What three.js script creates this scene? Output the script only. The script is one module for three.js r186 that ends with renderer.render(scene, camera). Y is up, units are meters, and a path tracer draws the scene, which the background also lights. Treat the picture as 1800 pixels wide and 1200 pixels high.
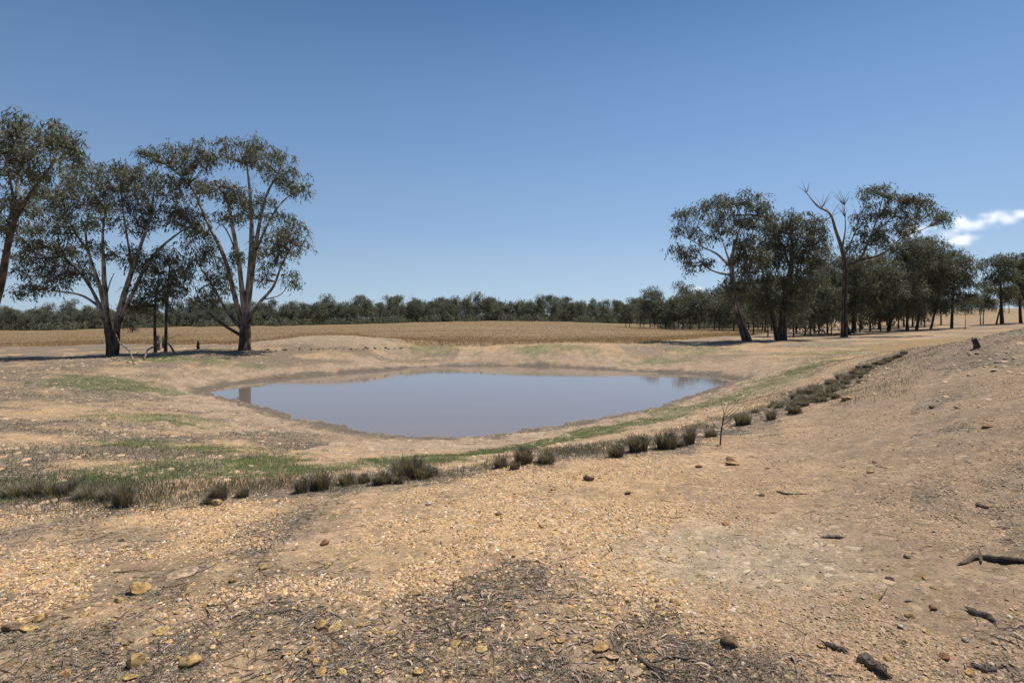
import * as THREE from 'three';

// ---------------------------------------------------------------- camera, sky, sun, exposure
const EYE = 3.2, F = 1000, HOR = 560;           // eye above the water, focal length and eye level of an 1800 x 1200 picture
const scene = new THREE.Scene();
const camera = new THREE.PerspectiveCamera(2 * Math.atan(600 / F) * 180 / Math.PI, 1.5, 0.1, 6000);
camera.position.set(0, EYE, 0);
camera.lookAt(0, EYE, -10);
camera.setViewOffset(1800, 1200, 0, 600 - HOR, 1800, 1200);   // shifted lens: uprights stay upright
const renderer = new THREE.WebGLRenderer();
renderer.toneMapping = THREE.LinearToneMapping;
renderer.toneMappingExposure = 1.35;
renderer.shadowMap.enabled = true;

const SUN_AZ = 0.62, SUN_EL = 1.04;             // ahead and to the right, high
const sunDir = new THREE.Vector3(Math.sin(SUN_AZ) * Math.cos(SUN_EL), Math.sin(SUN_EL), -Math.cos(SUN_AZ) * Math.cos(SUN_EL));
const sun = new THREE.DirectionalLight(new THREE.Color().setRGB(1.0, 0.945, 0.84), 4.5);
sun.position.copy(sunDir).multiplyScalar(150); sun.target.position.set(0, 0, -30);
sun.castShadow = true; sun.shadow.mapSize.set(4096, 4096);
Object.assign(sun.shadow.camera, { left: -110, right: 110, top: 110, bottom: -110, near: 1, far: 500 });
scene.add(sun, sun.target);

// ---------------------------------------------------------------- helpers
function rng(seed) { let a = seed >>> 0; return () => { a = (a + 0x6D2B79F5) | 0; let t = Math.imul(a ^ (a >>> 15), 1 | a); t = (t + Math.imul(t ^ (t >>> 7), 61 | t)) ^ t; return ((t ^ (t >>> 14)) >>> 0) / 4294967296; }; }
const R = rng(77);
const gauss = (r) => (r() + r() + r() + r() - 2) * 0.87;
const clamp = (v, a = 0, b = 1) => Math.min(b, Math.max(a, v));
const lerp = (a, b, t) => a + (b - a) * t;
const sst = (a, b, v) => { const t = clamp((v - a) / (b - a)); return t * t * (3 - 2 * t); };
const mixc = (a, b, t) => [lerp(a[0], b[0], t), lerp(a[1], b[1], t), lerp(a[2], b[2], t)];
const HT = new Float32Array(65536); { const r = rng(5); for (let i = 0; i < 65536; i++) HT[i] = r(); }
const hash = (i, j) => HT[((i * 73) ^ (j * 25717) ^ ((i * j) >> 3)) & 65535];
function vn(x, y) {
  const i = Math.floor(x), j = Math.floor(y); let u = x - i, v = y - j; u = u * u * (3 - 2 * u); v = v * v * (3 - 2 * v);
  return lerp(lerp(hash(i, j), hash(i + 1, j), u), lerp(hash(i, j + 1), hash(i + 1, j + 1), u), v);
}
function fbm(x, y, o = 4) { let s = 0, a = 0.5, n = 0; for (let k = 0; k < o; k++) { s += a * vn(x + k * 17.3, y - k * 9.1); n += a; a *= 0.5; x *= 2.03; y *= 2.03; } return s / n; }

// sky: clear air, pale at the horizon, with a few small fair-weather clouds low down
{
  const W = 2048, H = 1024, d = new Float32Array(W * H * 4);
  const SKY = [[0, [0.57, 0.73, 0.86]], [4, [0.44, 0.62, 0.82]], [9, [0.30, 0.475, 0.735]], [17, [0.185, 0.33, 0.59]], [29, [0.078, 0.172, 0.355]], [50, [0.052, 0.122, 0.285]], [91, [0.043, 0.10, 0.25]]];
  const cl = [[1730, 390, 135, 20, -0.17], [1840, 372, 80, 22, -0.1], [1682, 425, 52, 12, -0.03], [1625, 402, 70, 9, -0.14], [1226, 508, 20, 5, 0], [1690, 462, 16, 3, 0], [936, 528, 16, 4, 0], [2100, 430, 120, 16, 0.05], [-350, 470, 80, 9, 0]];
  for (let j = 0; j < H; j++) for (let i = 0; i < W; i++) {
    const el = (((j + 0.5) / H) - 0.5) * Math.PI, az3 = ((i + 0.5) / W - 0.5) * 2 * Math.PI;
    const x = Math.cos(el) * Math.cos(az3), y = Math.sin(el), z = Math.cos(el) * Math.sin(az3);
    const e = Math.max(0, el) * 180 / Math.PI;
    const g = Math.acos(clamp(x * sunDir.x + y * sunDir.y + z * sunDir.z, -1, 1)) * 180 / Math.PI;
    let c = SKY[0][1]; for (let k = 1; k < SKY.length; k++) if (e >= SKY[k - 1][0]) c = mixc(SKY[k - 1][1], SKY[k][1], clamp((e - SKY[k - 1][0]) / (SKY[k][0] - SKY[k - 1][0])));
    const f = (0.74 + 0.85 * Math.exp(-Math.pow(g / 50, 2))) / 1.35;
    c = [c[0] * f, c[1] * f, c[2] * f];
    if (el < 0) c = mixc(c, [0.25, 0.2, 0.14], sst(0, 0.05, -el));
    if (z < -0.05 && el > -0.02) {
      const px = 900 + F * x / -z, py = HOR - F * y / -z;
      let a = 0, sh = 0;
      for (const [cx, cy, rx, ry, tl] of cl) {
        const dx = (px - cx) / rx; if (Math.abs(dx) > 1.5) continue;
        const dy = (py - cy - tl * (px - cx)) / ry;
        const q = 1 - Math.hypot(dx, dy * (dy > 0 ? 1.35 : 0.85)) + (fbm(px * 0.045 + 9, py * 0.085, 5) - 0.5) * 1.9;
        const k = sst(0.05, 0.9, q); if (k > a) { a = k; sh = clamp(dy * 0.5 + 0.5); }
      }
      if (a > 0) c = mixc(c, mixc([0.93, 0.94, 0.95], [0.62, 0.68, 0.76], sh), a * 0.9);
    }
    const o = (j * W + i) * 4; d[o] = c[0]; d[o + 1] = c[1]; d[o + 2] = c[2]; d[o + 3] = 1;
  }
  const t = new THREE.DataTexture(d, W, H, THREE.RGBAFormat, THREE.FloatType);
  t.mapping = THREE.EquirectangularReflectionMapping; t.magFilter = THREE.LinearFilter; t.minFilter = THREE.LinearFilter; t.needsUpdate = true;
  scene.background = t; scene.environment = t;
}

// ---------------------------------------------------------------- terrain heights
const shorePx = [[380, 685], [392, 699], [450, 712], [500, 728], [600, 750], [700, 768], [750, 772], [800, 771], [900, 762], [1000, 745], [1100, 725], [1200, 700], [1262, 680], [1290, 668], [1240, 661], [1150, 656], [1050, 650], [950, 645], [850, 644], [750, 646], [640, 655], [500, 667], [420, 676]];
const shore = shorePx.map(([x, y]) => { const D = EYE * F / (y - HOR); return [(x - 900) / F * D, -D]; });
const tab = (rows) => (t) => { if (t <= rows[0][0]) return rows[0][1]; for (let i = 1; i < rows.length; i++) if (t <= rows[i][0]) { const u = (t - rows[i - 1][0]) / (rows[i][0] - rows[i - 1][0]); return lerp(rows[i - 1][1], rows[i][1], u * u * (3 - 2 * u)); } return rows[rows.length - 1][1]; };
const hEdge = tab([[-1.2, -1.6], [-0.9, -1.2], [-0.45, 0.5], [0, 2.3], [0.3, 0.9], [0.5, 0.9], [0.7, 2.6], [0.9, 4.6], [1.3, 5.2]]);
const h45 = tab([[-1.2, 0.6], [-0.9, 0.7], [-0.45, 1.0], [0, 1.12], [0.45, 1.3], [0.9, 1.5]]);
function hFar(x, z) {
  const r = Math.hypot(x, z), D = Math.max(-z, 0.35 * r), t = x / D, u = clamp((D - 45) / 155, 0, 1.25);
  const s = u < 1 ? u : 1 + (u - 1) * 0.2;
  let h = lerp(h45(t), hEdge(t), s * (1.12 - 0.12 * s));
  if (t > 0.35) h += sst(200, 420, D) * 6 * sst(0.35, 0.8, t);
  return h;
}
const ctl = [];
for (const [x, z] of shore) ctl.push([x, z, 0]);
for (const [x, z] of [[-1, -26, 0], [-6, -25], [5, -28], [-2, -20], [0, -33], [-9, -27]]) ctl.push([x, z, -0.9]);
const byH = (px, py, h) => { const D = (EYE - h) * F / (py - HOR); ctl.push([(px - 900) / F * D, -D, h]); };
const byD = (px, py, D) => ctl.push([(px - 900) / F * D, -D, EYE - (py - HOR) / F * D]);
[[900, 1200, 1.6], [0, 1200, 1.55], [1800, 1200, 1.7], [900, 1000, 1.6], [0, 1000, 1.5], [1800, 1000, 1.78], [900, 880, 1.53], [300, 900, 1.42], [0, 890, 1.36], [1400, 900, 1.66], [600, 950, 1.55],
  [1800, 800, 2.02], [1800, 700, 2.32], [1600, 740, 1.75], [1600, 680, 1.92], [1700, 640, 2.3], [1400, 800, 1.62], [1200, 830, 1.5],
  [720, 838, 1.3], [1000, 800, 1.28], [1120, 782, 1.25], [1300, 735, 1.25], [1400, 703, 1.28], [1480, 668, 1.28],
  [1350, 690, 0.72], [1400, 650, 0.85], [1200, 735, 0.7], [1000, 775, 0.6], [800, 800, 0.6], [600, 790, 0.62], [400, 770, 0.7],
  [0, 650, 0.9], [0, 760, 1.1], [200, 700, 0.72], [300, 650, 0.72], [100, 820, 1.22], [300, 730, 0.55], [450, 750, 0.35]].forEach((a) => byH(...a));
[[900, 633, 39.6], [900, 619, 41.2], [900, 610, 43.2], [1100, 636, 37.5], [1100, 620, 40], [1250, 640, 35], [1250, 622, 38.5], [1330, 640, 32], [1420, 622, 37], [700, 633, 40], [700, 619, 42],
  [560, 640, 34.5], [450, 645, 31.5], [350, 660, 28], [430, 615, 38], [195, 625, 36], [300, 618, 38],
  [480, 600, 43], [520, 595, 43.5], [570, 591.5, 43.5], [640, 596, 43.5], [560, 612, 39.5], [640, 613, 40],
  [1310, 600, 47], [1375, 597, 50], [1480, 592, 55], [1560, 628, 28], [1560, 605, 40],
  [1800, 580, 12], [1720, 595, 15], [1650, 607, 18], [1600, 618, 21.5], [1900, 575, 11], [2100, 590, 9]].forEach((a) => byD(...a));
for (const [x, z, h] of [[0, 4, 1.6], [-6, 3, 1.5], [7, 3, 2.4], [-15, 0, 1.3], [14, -1, 3.0], [0, 25, 1.5], [-30, 20, 1.2], [30, 20, 2], [17, -12, 1.7], [22, -18, 1.4], [26, -28, 1.35], [14, -6, 2.9], [-20, -12, 1.1], [-30, -20, 0.9]]) ctl.push([x, z, h]);
for (let t = -1.3; t <= 1.31; t += 0.2) for (const D of [54, 66]) { if (Math.abs(t) > 1.2 && D > 60) continue; ctl.push([t * D, -D, hFar(t * D, -D)]); }
const tpsW = (() => {
  const n = ctl.length, N = n + 3, A = [];
  const U = (d2) => d2 < 1e-9 ? 0 : d2 * Math.log(d2) * 0.5;
  for (let i = 0; i < N; i++) A.push(new Float64Array(N + 1));
  for (let i = 0; i < n; i++) {
    for (let j = 0; j < n; j++) A[i][j] = U((ctl[i][0] - ctl[j][0]) ** 2 + (ctl[i][1] - ctl[j][1]) ** 2);
    A[i][i] += 0.08;
    A[i][n] = A[n][i] = 1; A[i][n + 1] = A[n + 1][i] = ctl[i][0]; A[i][n + 2] = A[n + 2][i] = ctl[i][1]; A[i][N] = ctl[i][2];
  }
  for (let c = 0; c < N; c++) {
    let p = c; for (let r = c + 1; r < N; r++) if (Math.abs(A[r][c]) > Math.abs(A[p][c])) p = r;
    [A[c], A[p]] = [A[p], A[c]];
    for (let r = c + 1; r < N; r++) { const f = A[r][c] / A[c][c]; if (f) for (let k = c; k <= N; k++) A[r][k] -= f * A[c][k]; }
  }
  const w = new Float64Array(N);
  for (let c = N - 1; c >= 0; c--) { let s = A[c][N]; for (let k = c + 1; k < N; k++) s -= A[c][k] * w[k]; w[c] = s / A[c][c]; }
  return w;
})();
function tps(x, z) {
  const n = ctl.length; let s = tpsW[n] + tpsW[n + 1] * x + tpsW[n + 2] * z;
  for (let i = 0; i < n; i++) { const dx = x - ctl[i][0], dz = z - ctl[i][1], d2 = dx * dx + dz * dz; if (d2 > 1e-9) s += tpsW[i] * d2 * Math.log(d2) * 0.5; }
  return s;
}
function rawHeight(x, z) {
  const r = Math.hypot(x, z), D = -z;
  const k = z > 0 ? sst(12, 30, r) : Math.max(sst(50, 64, D), sst(60, 85, r));
  let h = k < 1 ? tps(x, z) : 0;
  if (k > 0) h = lerp(h, hFar(x, z), k);
  if (r < 120) {
    h += (fbm(x * 0.45, z * 0.45, 3) - 0.5) * 0.10 * sst(0.5, 4, r);
    h += (fbm(x * 1.9 + 50, z * 1.9, 4) - 0.5) * 0.055;
    if (r > 9 && r < 70) {
      const k = sst(9, 15, r) * (1 - sst(52, 70, r));
      h += k * ((fbm(x * 0.95 + 31, z * 0.95, 4) - 0.5) * 0.17 + (Math.abs(fbm(x * 2.3, z * 2.3 + 70, 3) - 0.5) - 0.12) * 0.13);
      h += k * 0.03 * Math.sin((h + fbm(x * 0.5, z * 0.5, 2) * 0.3) * 42) * (h > 0.02 && h < 0.75 ? 1 : 0);
    }
    if (r < 25) h += (fbm(x * 9, z * 9 + 20, 3) - 0.5) * 0.022;
  } else h += (fbm(x * 0.03, z * 0.03, 3) - 0.5) * 0.5 * sst(120, 300, r);
  return h;
}
// one polar sheet round the spot where the photographer stands, fine ahead, reaching past the horizon
const ANG = [], RAD = [];
{ const fr = 53 * Math.PI / 180, st = 0.215 * Math.PI / 180; for (let a = -fr; a <= fr + 1e-9; a += st) ANG.push(a); const rest = 2 * Math.PI - 2 * fr, n = 66, last = ANG[ANG.length - 1]; for (let k = 1; k < n; k++) ANG.push(last + rest * k / n); }
for (let r = 0.6; r < 3200; r *= 1.0165) RAD.push(r);
const NA = ANG.length, NR = RAD.length;
const GH = new Float32Array(NA * NR);
for (let j = 0; j < NR; j++) for (let i = 0; i < NA; i++) GH[j * NA + i] = rawHeight(RAD[j] * Math.sin(ANG[i]), -RAD[j] * Math.cos(ANG[i]));
const ANG0 = ANG[0], LR0 = Math.log(RAD[0]), LRS = Math.log(1.0165);
const frontN = ANG.findIndex((a) => a > 53.2 * Math.PI / 180), stepF = 0.215 * Math.PI / 180;
function hgt(x, z) {
  const r = Math.max(0.6, Math.hypot(x, z)); let a = Math.atan2(x, -z); if (a < ANG0) a += 2 * Math.PI;
  let i, u;
  if (a < ANG[frontN - 1]) { const q = (a - ANG0) / stepF; i = Math.min(frontN - 2, Math.floor(q)); u = q - i; }
  else { i = frontN - 1; while (i < NA - 1 && ANG[i + 1] < a) i++; const nx = i < NA - 1 ? ANG[i + 1] : ANG0 + 2 * Math.PI; u = (a - ANG[i]) / (nx - ANG[i]); }
  const i2 = (i + 1) % NA, q = (Math.log(r) - LR0) / LRS, j = clamp(Math.floor(q), 0, NR - 2), v = clamp(q - j);
  return lerp(lerp(GH[j * NA + i], GH[j * NA + i2], u), lerp(GH[(j + 1) * NA + i], GH[(j + 1) * NA + i2], u), v);
}
// the point of the ground that stands at a place of the picture
function gp(px, py, Dmin = 1.5) {
  const tx = (px - 900) / F, ty = (py - HOR) / F; let p = Dmin;
  for (let D = Dmin; D < 600; D *= 1.006) { if (EYE - ty * D <= Math.max(0, hgt(tx * D, -D))) { return [tx * D, -D]; } p = D; }
  return [tx * p, -p];
}

// ---------------------------------------------------------------- ground cover regions, in metres
const poly = (pts) => pts.map(([a, b, c]) => gp(a, b, c));
function pdist(P, x, z, closed) {
  let best = 1e9, side = 1;
  for (let i = 0; i < P.length - (closed ? 0 : 1); i++) {
    const [ax, az] = P[i], [bx, bz] = P[(i + 1) % P.length], dx = bx - ax, dz = bz - az, l2 = dx * dx + dz * dz;
    const t = clamp(((x - ax) * dx + (z - az) * dz) / l2), ex = x - ax - dx * t, ez = z - az - dz * t, d = Math.hypot(ex, ez);
    if (d < best) { best = d; side = dx * (z - az) - dz * (x - ax) < 0 ? 1 : -1; }
  }
  return [best, side];
}
function inside(P, x, z) { let c = false; for (let i = 0, j = P.length - 1; i < P.length; j = i++) { const [xi, zi] = P[i], [xj, zj] = P[j]; if ((zi > z) !== (zj > z) && x < (xj - xi) * (z - zi) / (zj - zi) + xi) c = !c; } return c; }
const toe = poly([[-250, 890], [0, 878], [210, 888], [400, 872], [560, 857], [720, 840], [920, 812], [1120, 788], [1300, 742], [1400, 705], [1480, 668], [1560, 632]]);
const green = poly([[150, 850], [300, 832], [450, 830], [600, 822], [720, 812], [900, 790], [1000, 772], [1200, 722], [1300, 692], [1380, 662], [1450, 632]]);
const greenSpots = [[225, 683, 1.9], [290, 738, 1.3], [360, 790, 1.2], [420, 812, 0.8], [180, 668, 1.3], [1160, 637, 1.5], [1470, 622, 1.8], [1240, 616, 2.0], [330, 632, 2.2], [960, 612, 2.6], [760, 612, 2.0]].map(([a, b, s]) => [...gp(a, b), s]);
const litterLine = poly([[-200, 1090], [150, 1105], [330, 1075], [480, 1040], [640, 1046], [800, 1000], [980, 985], [1040, 1040], [1200, 1090], [1330, 1150], [1420, 1230]]);
const fieldPts = [[-200, 612], [0, 611], [200, 605], [430, 604], [560, 590], [730, 606], [900, 606.5], [1140, 603], [1290, 591], [1420, 581], [1560, 573]].map(([a, b]) => { const p = gp(a, b, 36); return [p[0] / -p[1], Math.max(40, -p[1])]; });
const fieldD = tab(fieldPts);
const straw2 = poly([[1530, 612], [1600, 600], [1760, 588], [1790, 580], [1660, 604], [1580, 622]].map(([a, b]) => [a, b, 24]));
const treeSpots = [];                                    // filled by the trees: leaf litter lies under them
for (const [px, py, s] of [[195, 625, 6], [430, 615, 4.5], [290, 610, 4.5], [60, 640, 6], [1310, 600, 4.5], [1375, 597, 5], [1480, 592, 6], [1250, 606, 4]]) treeSpots.push([...gp(px, py, 20), s]);
function regions(x, z) {
  const r = Math.hypot(x, z), D = -z, n = fbm(x * 0.7 + 3, z * 0.7, 4) - 0.5, n2 = fbm(x * 2.7, z * 2.7 + 8, 4) - 0.5;
  const o = { mud: 0, green: 0, litter: 0, dark: 0, field: 0, dust: 0, gravel: 0, under: 0, bank: 0, wild: 0, rightGrass: 0, r, n, n2 };
  if (D > 0 && D > fieldD(x / Math.max(D, 1e-3)) - 2 && r > 38) {
    const t = x / D; o.field = sst(-0.6, 0.6, D - fieldD(t) + n * 2) * (1 - sst(0.42, 0.52, t));
  }
  if (r > 120) { if (D > 0 && x / D > 0.42) o.field = Math.max(o.field, 0.55); if (D <= 0) o.field = 0.6; return o; }
  const [sd] = pdist(shore, x, z, true), s = inside(shore, x, z) ? -sd : sd;
  o.mud = 1 - sst(0.6, 1.35, s + n * 1.3 + n2 * 0.8);
  o.bank = 1 - sst(2.5, 6, s + n * 3);
  const [td, tsd] = pdist(toe, x, z); const side = td * tsd;               // + on the water's side
  o.side = side;
  if (D > 0.5 && r < 40) {
    o.litter = (1 - sst(0.15, 0.8, Math.abs(side + 0.15) * 6 / (3 + r * 0.5) + n * 0.9 + n2 * 0.8)) * 0.95;
    const [gd] = pdist(green, x, z); o.green = (1 - sst(0.2, 0.95, gd * 7 / (4 + r * 0.3) + n * 1.1 + n2 * 1.3)) * (1 - 0.35 * sst(9, 22, r));
    const [ld, ls] = pdist(litterLine, x, z); const below = ld * ls;
    o.dark = r < 7 ? sst(-0.12, 0.30, -below + n2 * 0.9 + n * 0.5) : 0;
    o.gravel = sst(0.0, 0.7, -side + n * 0.4) * (1 - 0.6 * o.dark);
    const [qx, qz] = dustC; o.dust = (1 - sst(0.25, 1.15, Math.hypot((x - qx) * 0.75, z - qz) + n * 0.9)) * (1 - o.dark);
    if (side < 0 && x / D < -0.25) o.litter = Math.max(o.litter, 0.75 * sst(0.05, 0.28, fbm(x * 1.1, z * 1.1 + 40, 4) - 0.38 + 0.25 * sst(-0.5, -0.9, x / D)));
    if (side < 0 && x / D > 0.7) o.litter = Math.max(o.litter, 0.7 * sst(0.5, 0.62, fbm(x * 0.9 + 7, z * 0.9, 4)));
  } else if (D > 0) o.gravel = 0;
  if (side > 0 && x < -4) o.wild = sst(0.36, 0.60, fbm(x * 0.55, z * 0.9 + 11, 5) + 0.10 * sst(-8, -16, x)) * sst(1.2, 3.5, s) * 0.95;
  for (const [gx, gz, gs] of greenSpots) o.green = Math.max(o.green, (1 - sst(0.3, 1.1, Math.hypot((x - gx) * 0.6, z - gz) / gs + n * 1.4 + n2)) * 0.85);
  for (const [gx, gz, gs] of treeSpots) o.under = Math.max(o.under, (1 - sst(0.4, 1.15, Math.hypot(x - gx, z - gz) / gs + n * 1.3 + n2 * 0.6)) * 0.9);
  if (D > 22 && x > 8) { o.rightGrass = inside(straw2, x, z) ? 1 : 1 - sst(0, 1.5, pdist(straw2, x, z, true)[0] + n); o.wild = Math.max(o.wild, sst(0.35, 0.6, fbm(x * 0.3, z * 0.5, 4)) * sst(2, 7, s) * 0.8); }
  return o;
}
const dustC = gp(1270, 985);
const KEYS = ['mud', 'green', 'litter', 'dark', 'field', 'dust', 'gravel', 'under', 'bank', 'wild', 'rightGrass', 'side'], RC = new Float32Array(NA * NR * KEYS.length);
function reg(x, z) {                                      // the same, read from the nearest point of the sheet
  const r = Math.max(0.6, Math.hypot(x, z)); let a = Math.atan2(x, -z), i; if (a < ANG0) a += 2 * Math.PI;
  if (a < ANG[frontN - 1]) i = Math.round((a - ANG0) / stepF); else { i = frontN - 1; while (i < NA - 1 && ANG[i + 1] < a) i++; }
  const j = clamp(Math.round((Math.log(r) - LR0) / LRS), 0, NR - 1), b = (j * NA + i) * KEYS.length, o = { r }; for (let k = 0; k < KEYS.length; k++) o[KEYS[k]] = RC[b + k]; return o;
}
const C = {
  orange: [0.52, 0.335, 0.182], tan: [0.445, 0.298, 0.175], brown: [0.255, 0.18, 0.122], dust: [0.47, 0.355, 0.24], bank: [0.41, 0.285, 0.185], pink: [0.445, 0.315, 0.215],
  mud: [0.165, 0.122, 0.086], green: [0.19, 0.205, 0.075], litter: [0.205, 0.158, 0.115], dark: [0.35, 0.245, 0.155], field: [0.31, 0.208, 0.10], field2: [0.26, 0.16, 0.07], mound: [0.42, 0.305, 0.20], wild: [0.235, 0.175, 0.115], straw2: [0.34, 0.22, 0.095],
};
function groundColor(x, z, at = -1) {
  const o = regions(x, z), { n, n2 } = o; if (at >= 0) KEYS.forEach((k, q) => { RC[at * KEYS.length + q] = o[k] ?? 99; });
  let c = mixc(C.tan, C.orange, clamp(0.5 + n * 2));
  if (o.r < 120 && o.side > 0) c = mixc(c, mixc(C.bank, C.pink, clamp(0.5 + n2 * 2.4)), o.bank);
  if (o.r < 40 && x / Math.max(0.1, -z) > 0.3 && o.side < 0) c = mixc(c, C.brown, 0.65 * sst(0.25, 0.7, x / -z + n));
  c = mixc(c, C.dust, o.dust * 0.9);
  c = mixc(c, C.wild, o.wild); c = mixc(c, C.litter, o.litter * 0.85); c = mixc(c, C.dark, o.dark * 0.8);
  c = mixc(c, C.straw2, o.rightGrass);
  c = mixc(c, mixc(C.field2, C.field, clamp(0.5 + (fbm(x * 0.05, z * 0.16, 4) - 0.5) * 3 + n * 0.5)), o.field);
  if (o.r < 60) c = mixc(c, C.mound, (1 - sst(0.55, 1.1, Math.hypot((x + 14) / 7.5, (z + 43.2) / 3.4) + n)) * 0.85 * (1 - o.mud));
  c = mixc(c, C.green, o.green * 0.7); c = mixc(c, C.mud, o.mud);
  const k = 1 + n2 * 0.35; return [c[0] * k, c[1] * k, c[2] * k];
}
// fine earth: tiling grain and relief of grit, 2 m across
function earthTextures() {
  const N = 1024, col = new Uint8Array(N * N * 4), bmp = new Uint8Array(N * N * 4), layers = [];
  for (const [cells, keep, amp] of [[26, 0.35, 1.0], [64, 0.5, 0.62], [150, 0.65, 0.34]]) {
    const r = rng(cells), pts = []; for (let k = 0; k < cells * cells; k++) pts.push([r(), r(), r() < keep ? 0.22 + 0.26 * r() : 0, 0.6 + 0.4 * r(), r()]);
    layers.push([cells, pts, amp]);
  }
  const wrapN = (x, y, f) => { let s = 0, a = 0.5; for (let k = 0; k < 5; k++) { const X = x * f, Y = y * f, i = Math.floor(X), j = Math.floor(Y); let u = X - i, v = Y - j; u = u * u * (3 - 2 * u); v = v * v * (3 - 2 * v); const h = (p, q) => hash(((p % f) + f) % f + k * 131, ((q % f) + f) % f + k * 57); s += a * lerp(lerp(h(i, j), h(i + 1, j), u), lerp(h(i, j + 1), h(i + 1, j + 1), u), v); a *= 0.5; f *= 2; } return s / 0.97; };
  for (let j = 0; j < N; j++) for (let i = 0; i < N; i++) {
    const x = i / N, y = j / N; let b = 0, tone = 0, hit = 0;
    for (const [cells, pts, amp] of layers) {
      const ci = Math.floor(x * cells), cj = Math.floor(y * cells);
      for (let q = -1; q <= 1; q++) for (let p = -1; p <= 1; p++) {
        const ii = ((ci + p) % cells + cells) % cells, jj = ((cj + q) % cells + cells) % cells, P = pts[jj * cells + ii];
        if (!P[2]) continue;
        const dx = (x * cells - ci - p - P[0]) , dy = (y * cells - cj - q - P[1]) / P[3], d = Math.hypot(dx, dy) / P[2];
        if (d < 1) { const hh = amp * Math.pow(1 - d * d, 0.45) * P[2] * 2; if (hh > b) { b = hh; tone = P[4]; hit = 1; } }
      }
    }
    const w = wrapN(x, y, 8), w2 = wrapN(x + 0.37, y + 0.11, 32); const o = (j * N + i) * 4;
    let v = 0.80 + (w - 0.5) * 0.30 + (w2 - 0.5) * 0.34, rr = 1, bb = 1;
    if (hit) { v = 0.66 + tone * 0.36 + (w2 - 0.5) * 0.12; if (tone > 0.82) { bb = 1.12; rr = 0.98; } else if (tone < 0.3) { bb = 0.86; } }
    col[o] = clamp(v * rr) * 255; col[o + 1] = clamp(v) * 255; col[o + 2] = clamp(v * bb) * 255; col[o + 3] = 255;
    bmp[o] = bmp[o + 1] = bmp[o + 2] = clamp(b * 0.7 + w * 0.14 + w2 * 0.16) * 255; bmp[o + 3] = 255;
  }
  const mk = (d, s) => { const t = new THREE.DataTexture(d, N, N); t.wrapS = t.wrapT = THREE.RepeatWrapping; t.magFilter = THREE.LinearFilter; t.minFilter = THREE.LinearMipmapLinearFilter; t.generateMipmaps = true; if (s) t.colorSpace = THREE.SRGBColorSpace; t.needsUpdate = true; return t; };
  return [mk(col, true), mk(bmp, false)];
}
const [earthMap, earthBump] = earthTextures();
const groundMat = new THREE.MeshStandardMaterial({ vertexColors: true, map: earthMap, bumpMap: earthBump, bumpScale: 0.012, roughness: 0.95 });
const setK = (o, kind) => { o.userData.kind = kind; return o; };
function shadow(o) { o.traverse((m) => { if (m.isMesh) { m.castShadow = true; m.receiveShadow = true; } }); return o; }
const used = {};
const numbered = (n) => { const k = used[n] = (used[n] ?? -1) + 1; return k ? n + '_' + String(k).padStart(3, '0') : n; };
function add(o, name, label, category, group) { o.name = numbered(name); if (label) o.userData.label = label; if (category) o.userData.category = category; if (group) o.userData.group = group; scene.add(shadow(o)); return o; }
{
  const pos = [], col = [], uv = [], idx = [];
  pos.push(0, hgt(0, -0.61), 0); col.push(...groundColor(0, -1)); uv.push(0, 0);
  for (let j = 0; j < NR; j++) for (let i = 0; i < NA; i++) {
    const x = RAD[j] * Math.sin(ANG[i]), z = -RAD[j] * Math.cos(ANG[i]);
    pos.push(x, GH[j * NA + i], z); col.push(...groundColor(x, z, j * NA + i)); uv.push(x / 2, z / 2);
  }
  for (let i = 0; i < NA; i++) {
    const i2 = (i + 1) % NA; idx.push(0, 1 + i2, 1 + i);
    for (let j = 0; j < NR - 1; j++) { const a = 1 + j * NA + i, b = 1 + j * NA + i2, c = a + NA, d = b + NA; idx.push(a, b, d, a, d, c); }
  }
  const g = new THREE.BufferGeometry();
  g.setAttribute('position', new THREE.Float32BufferAttribute(pos, 3)); g.setAttribute('color', new THREE.Float32BufferAttribute(col, 3)); g.setAttribute('uv', new THREE.Float32BufferAttribute(uv, 2));
  g.setIndex(idx); g.computeVertexNormals();
  const m = new THREE.Mesh(g, groundMat); setK(m, 'structure');
  add(m, 'ground', 'dry gravelly earth round the farm dam with straw fields beyond');
}
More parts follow.
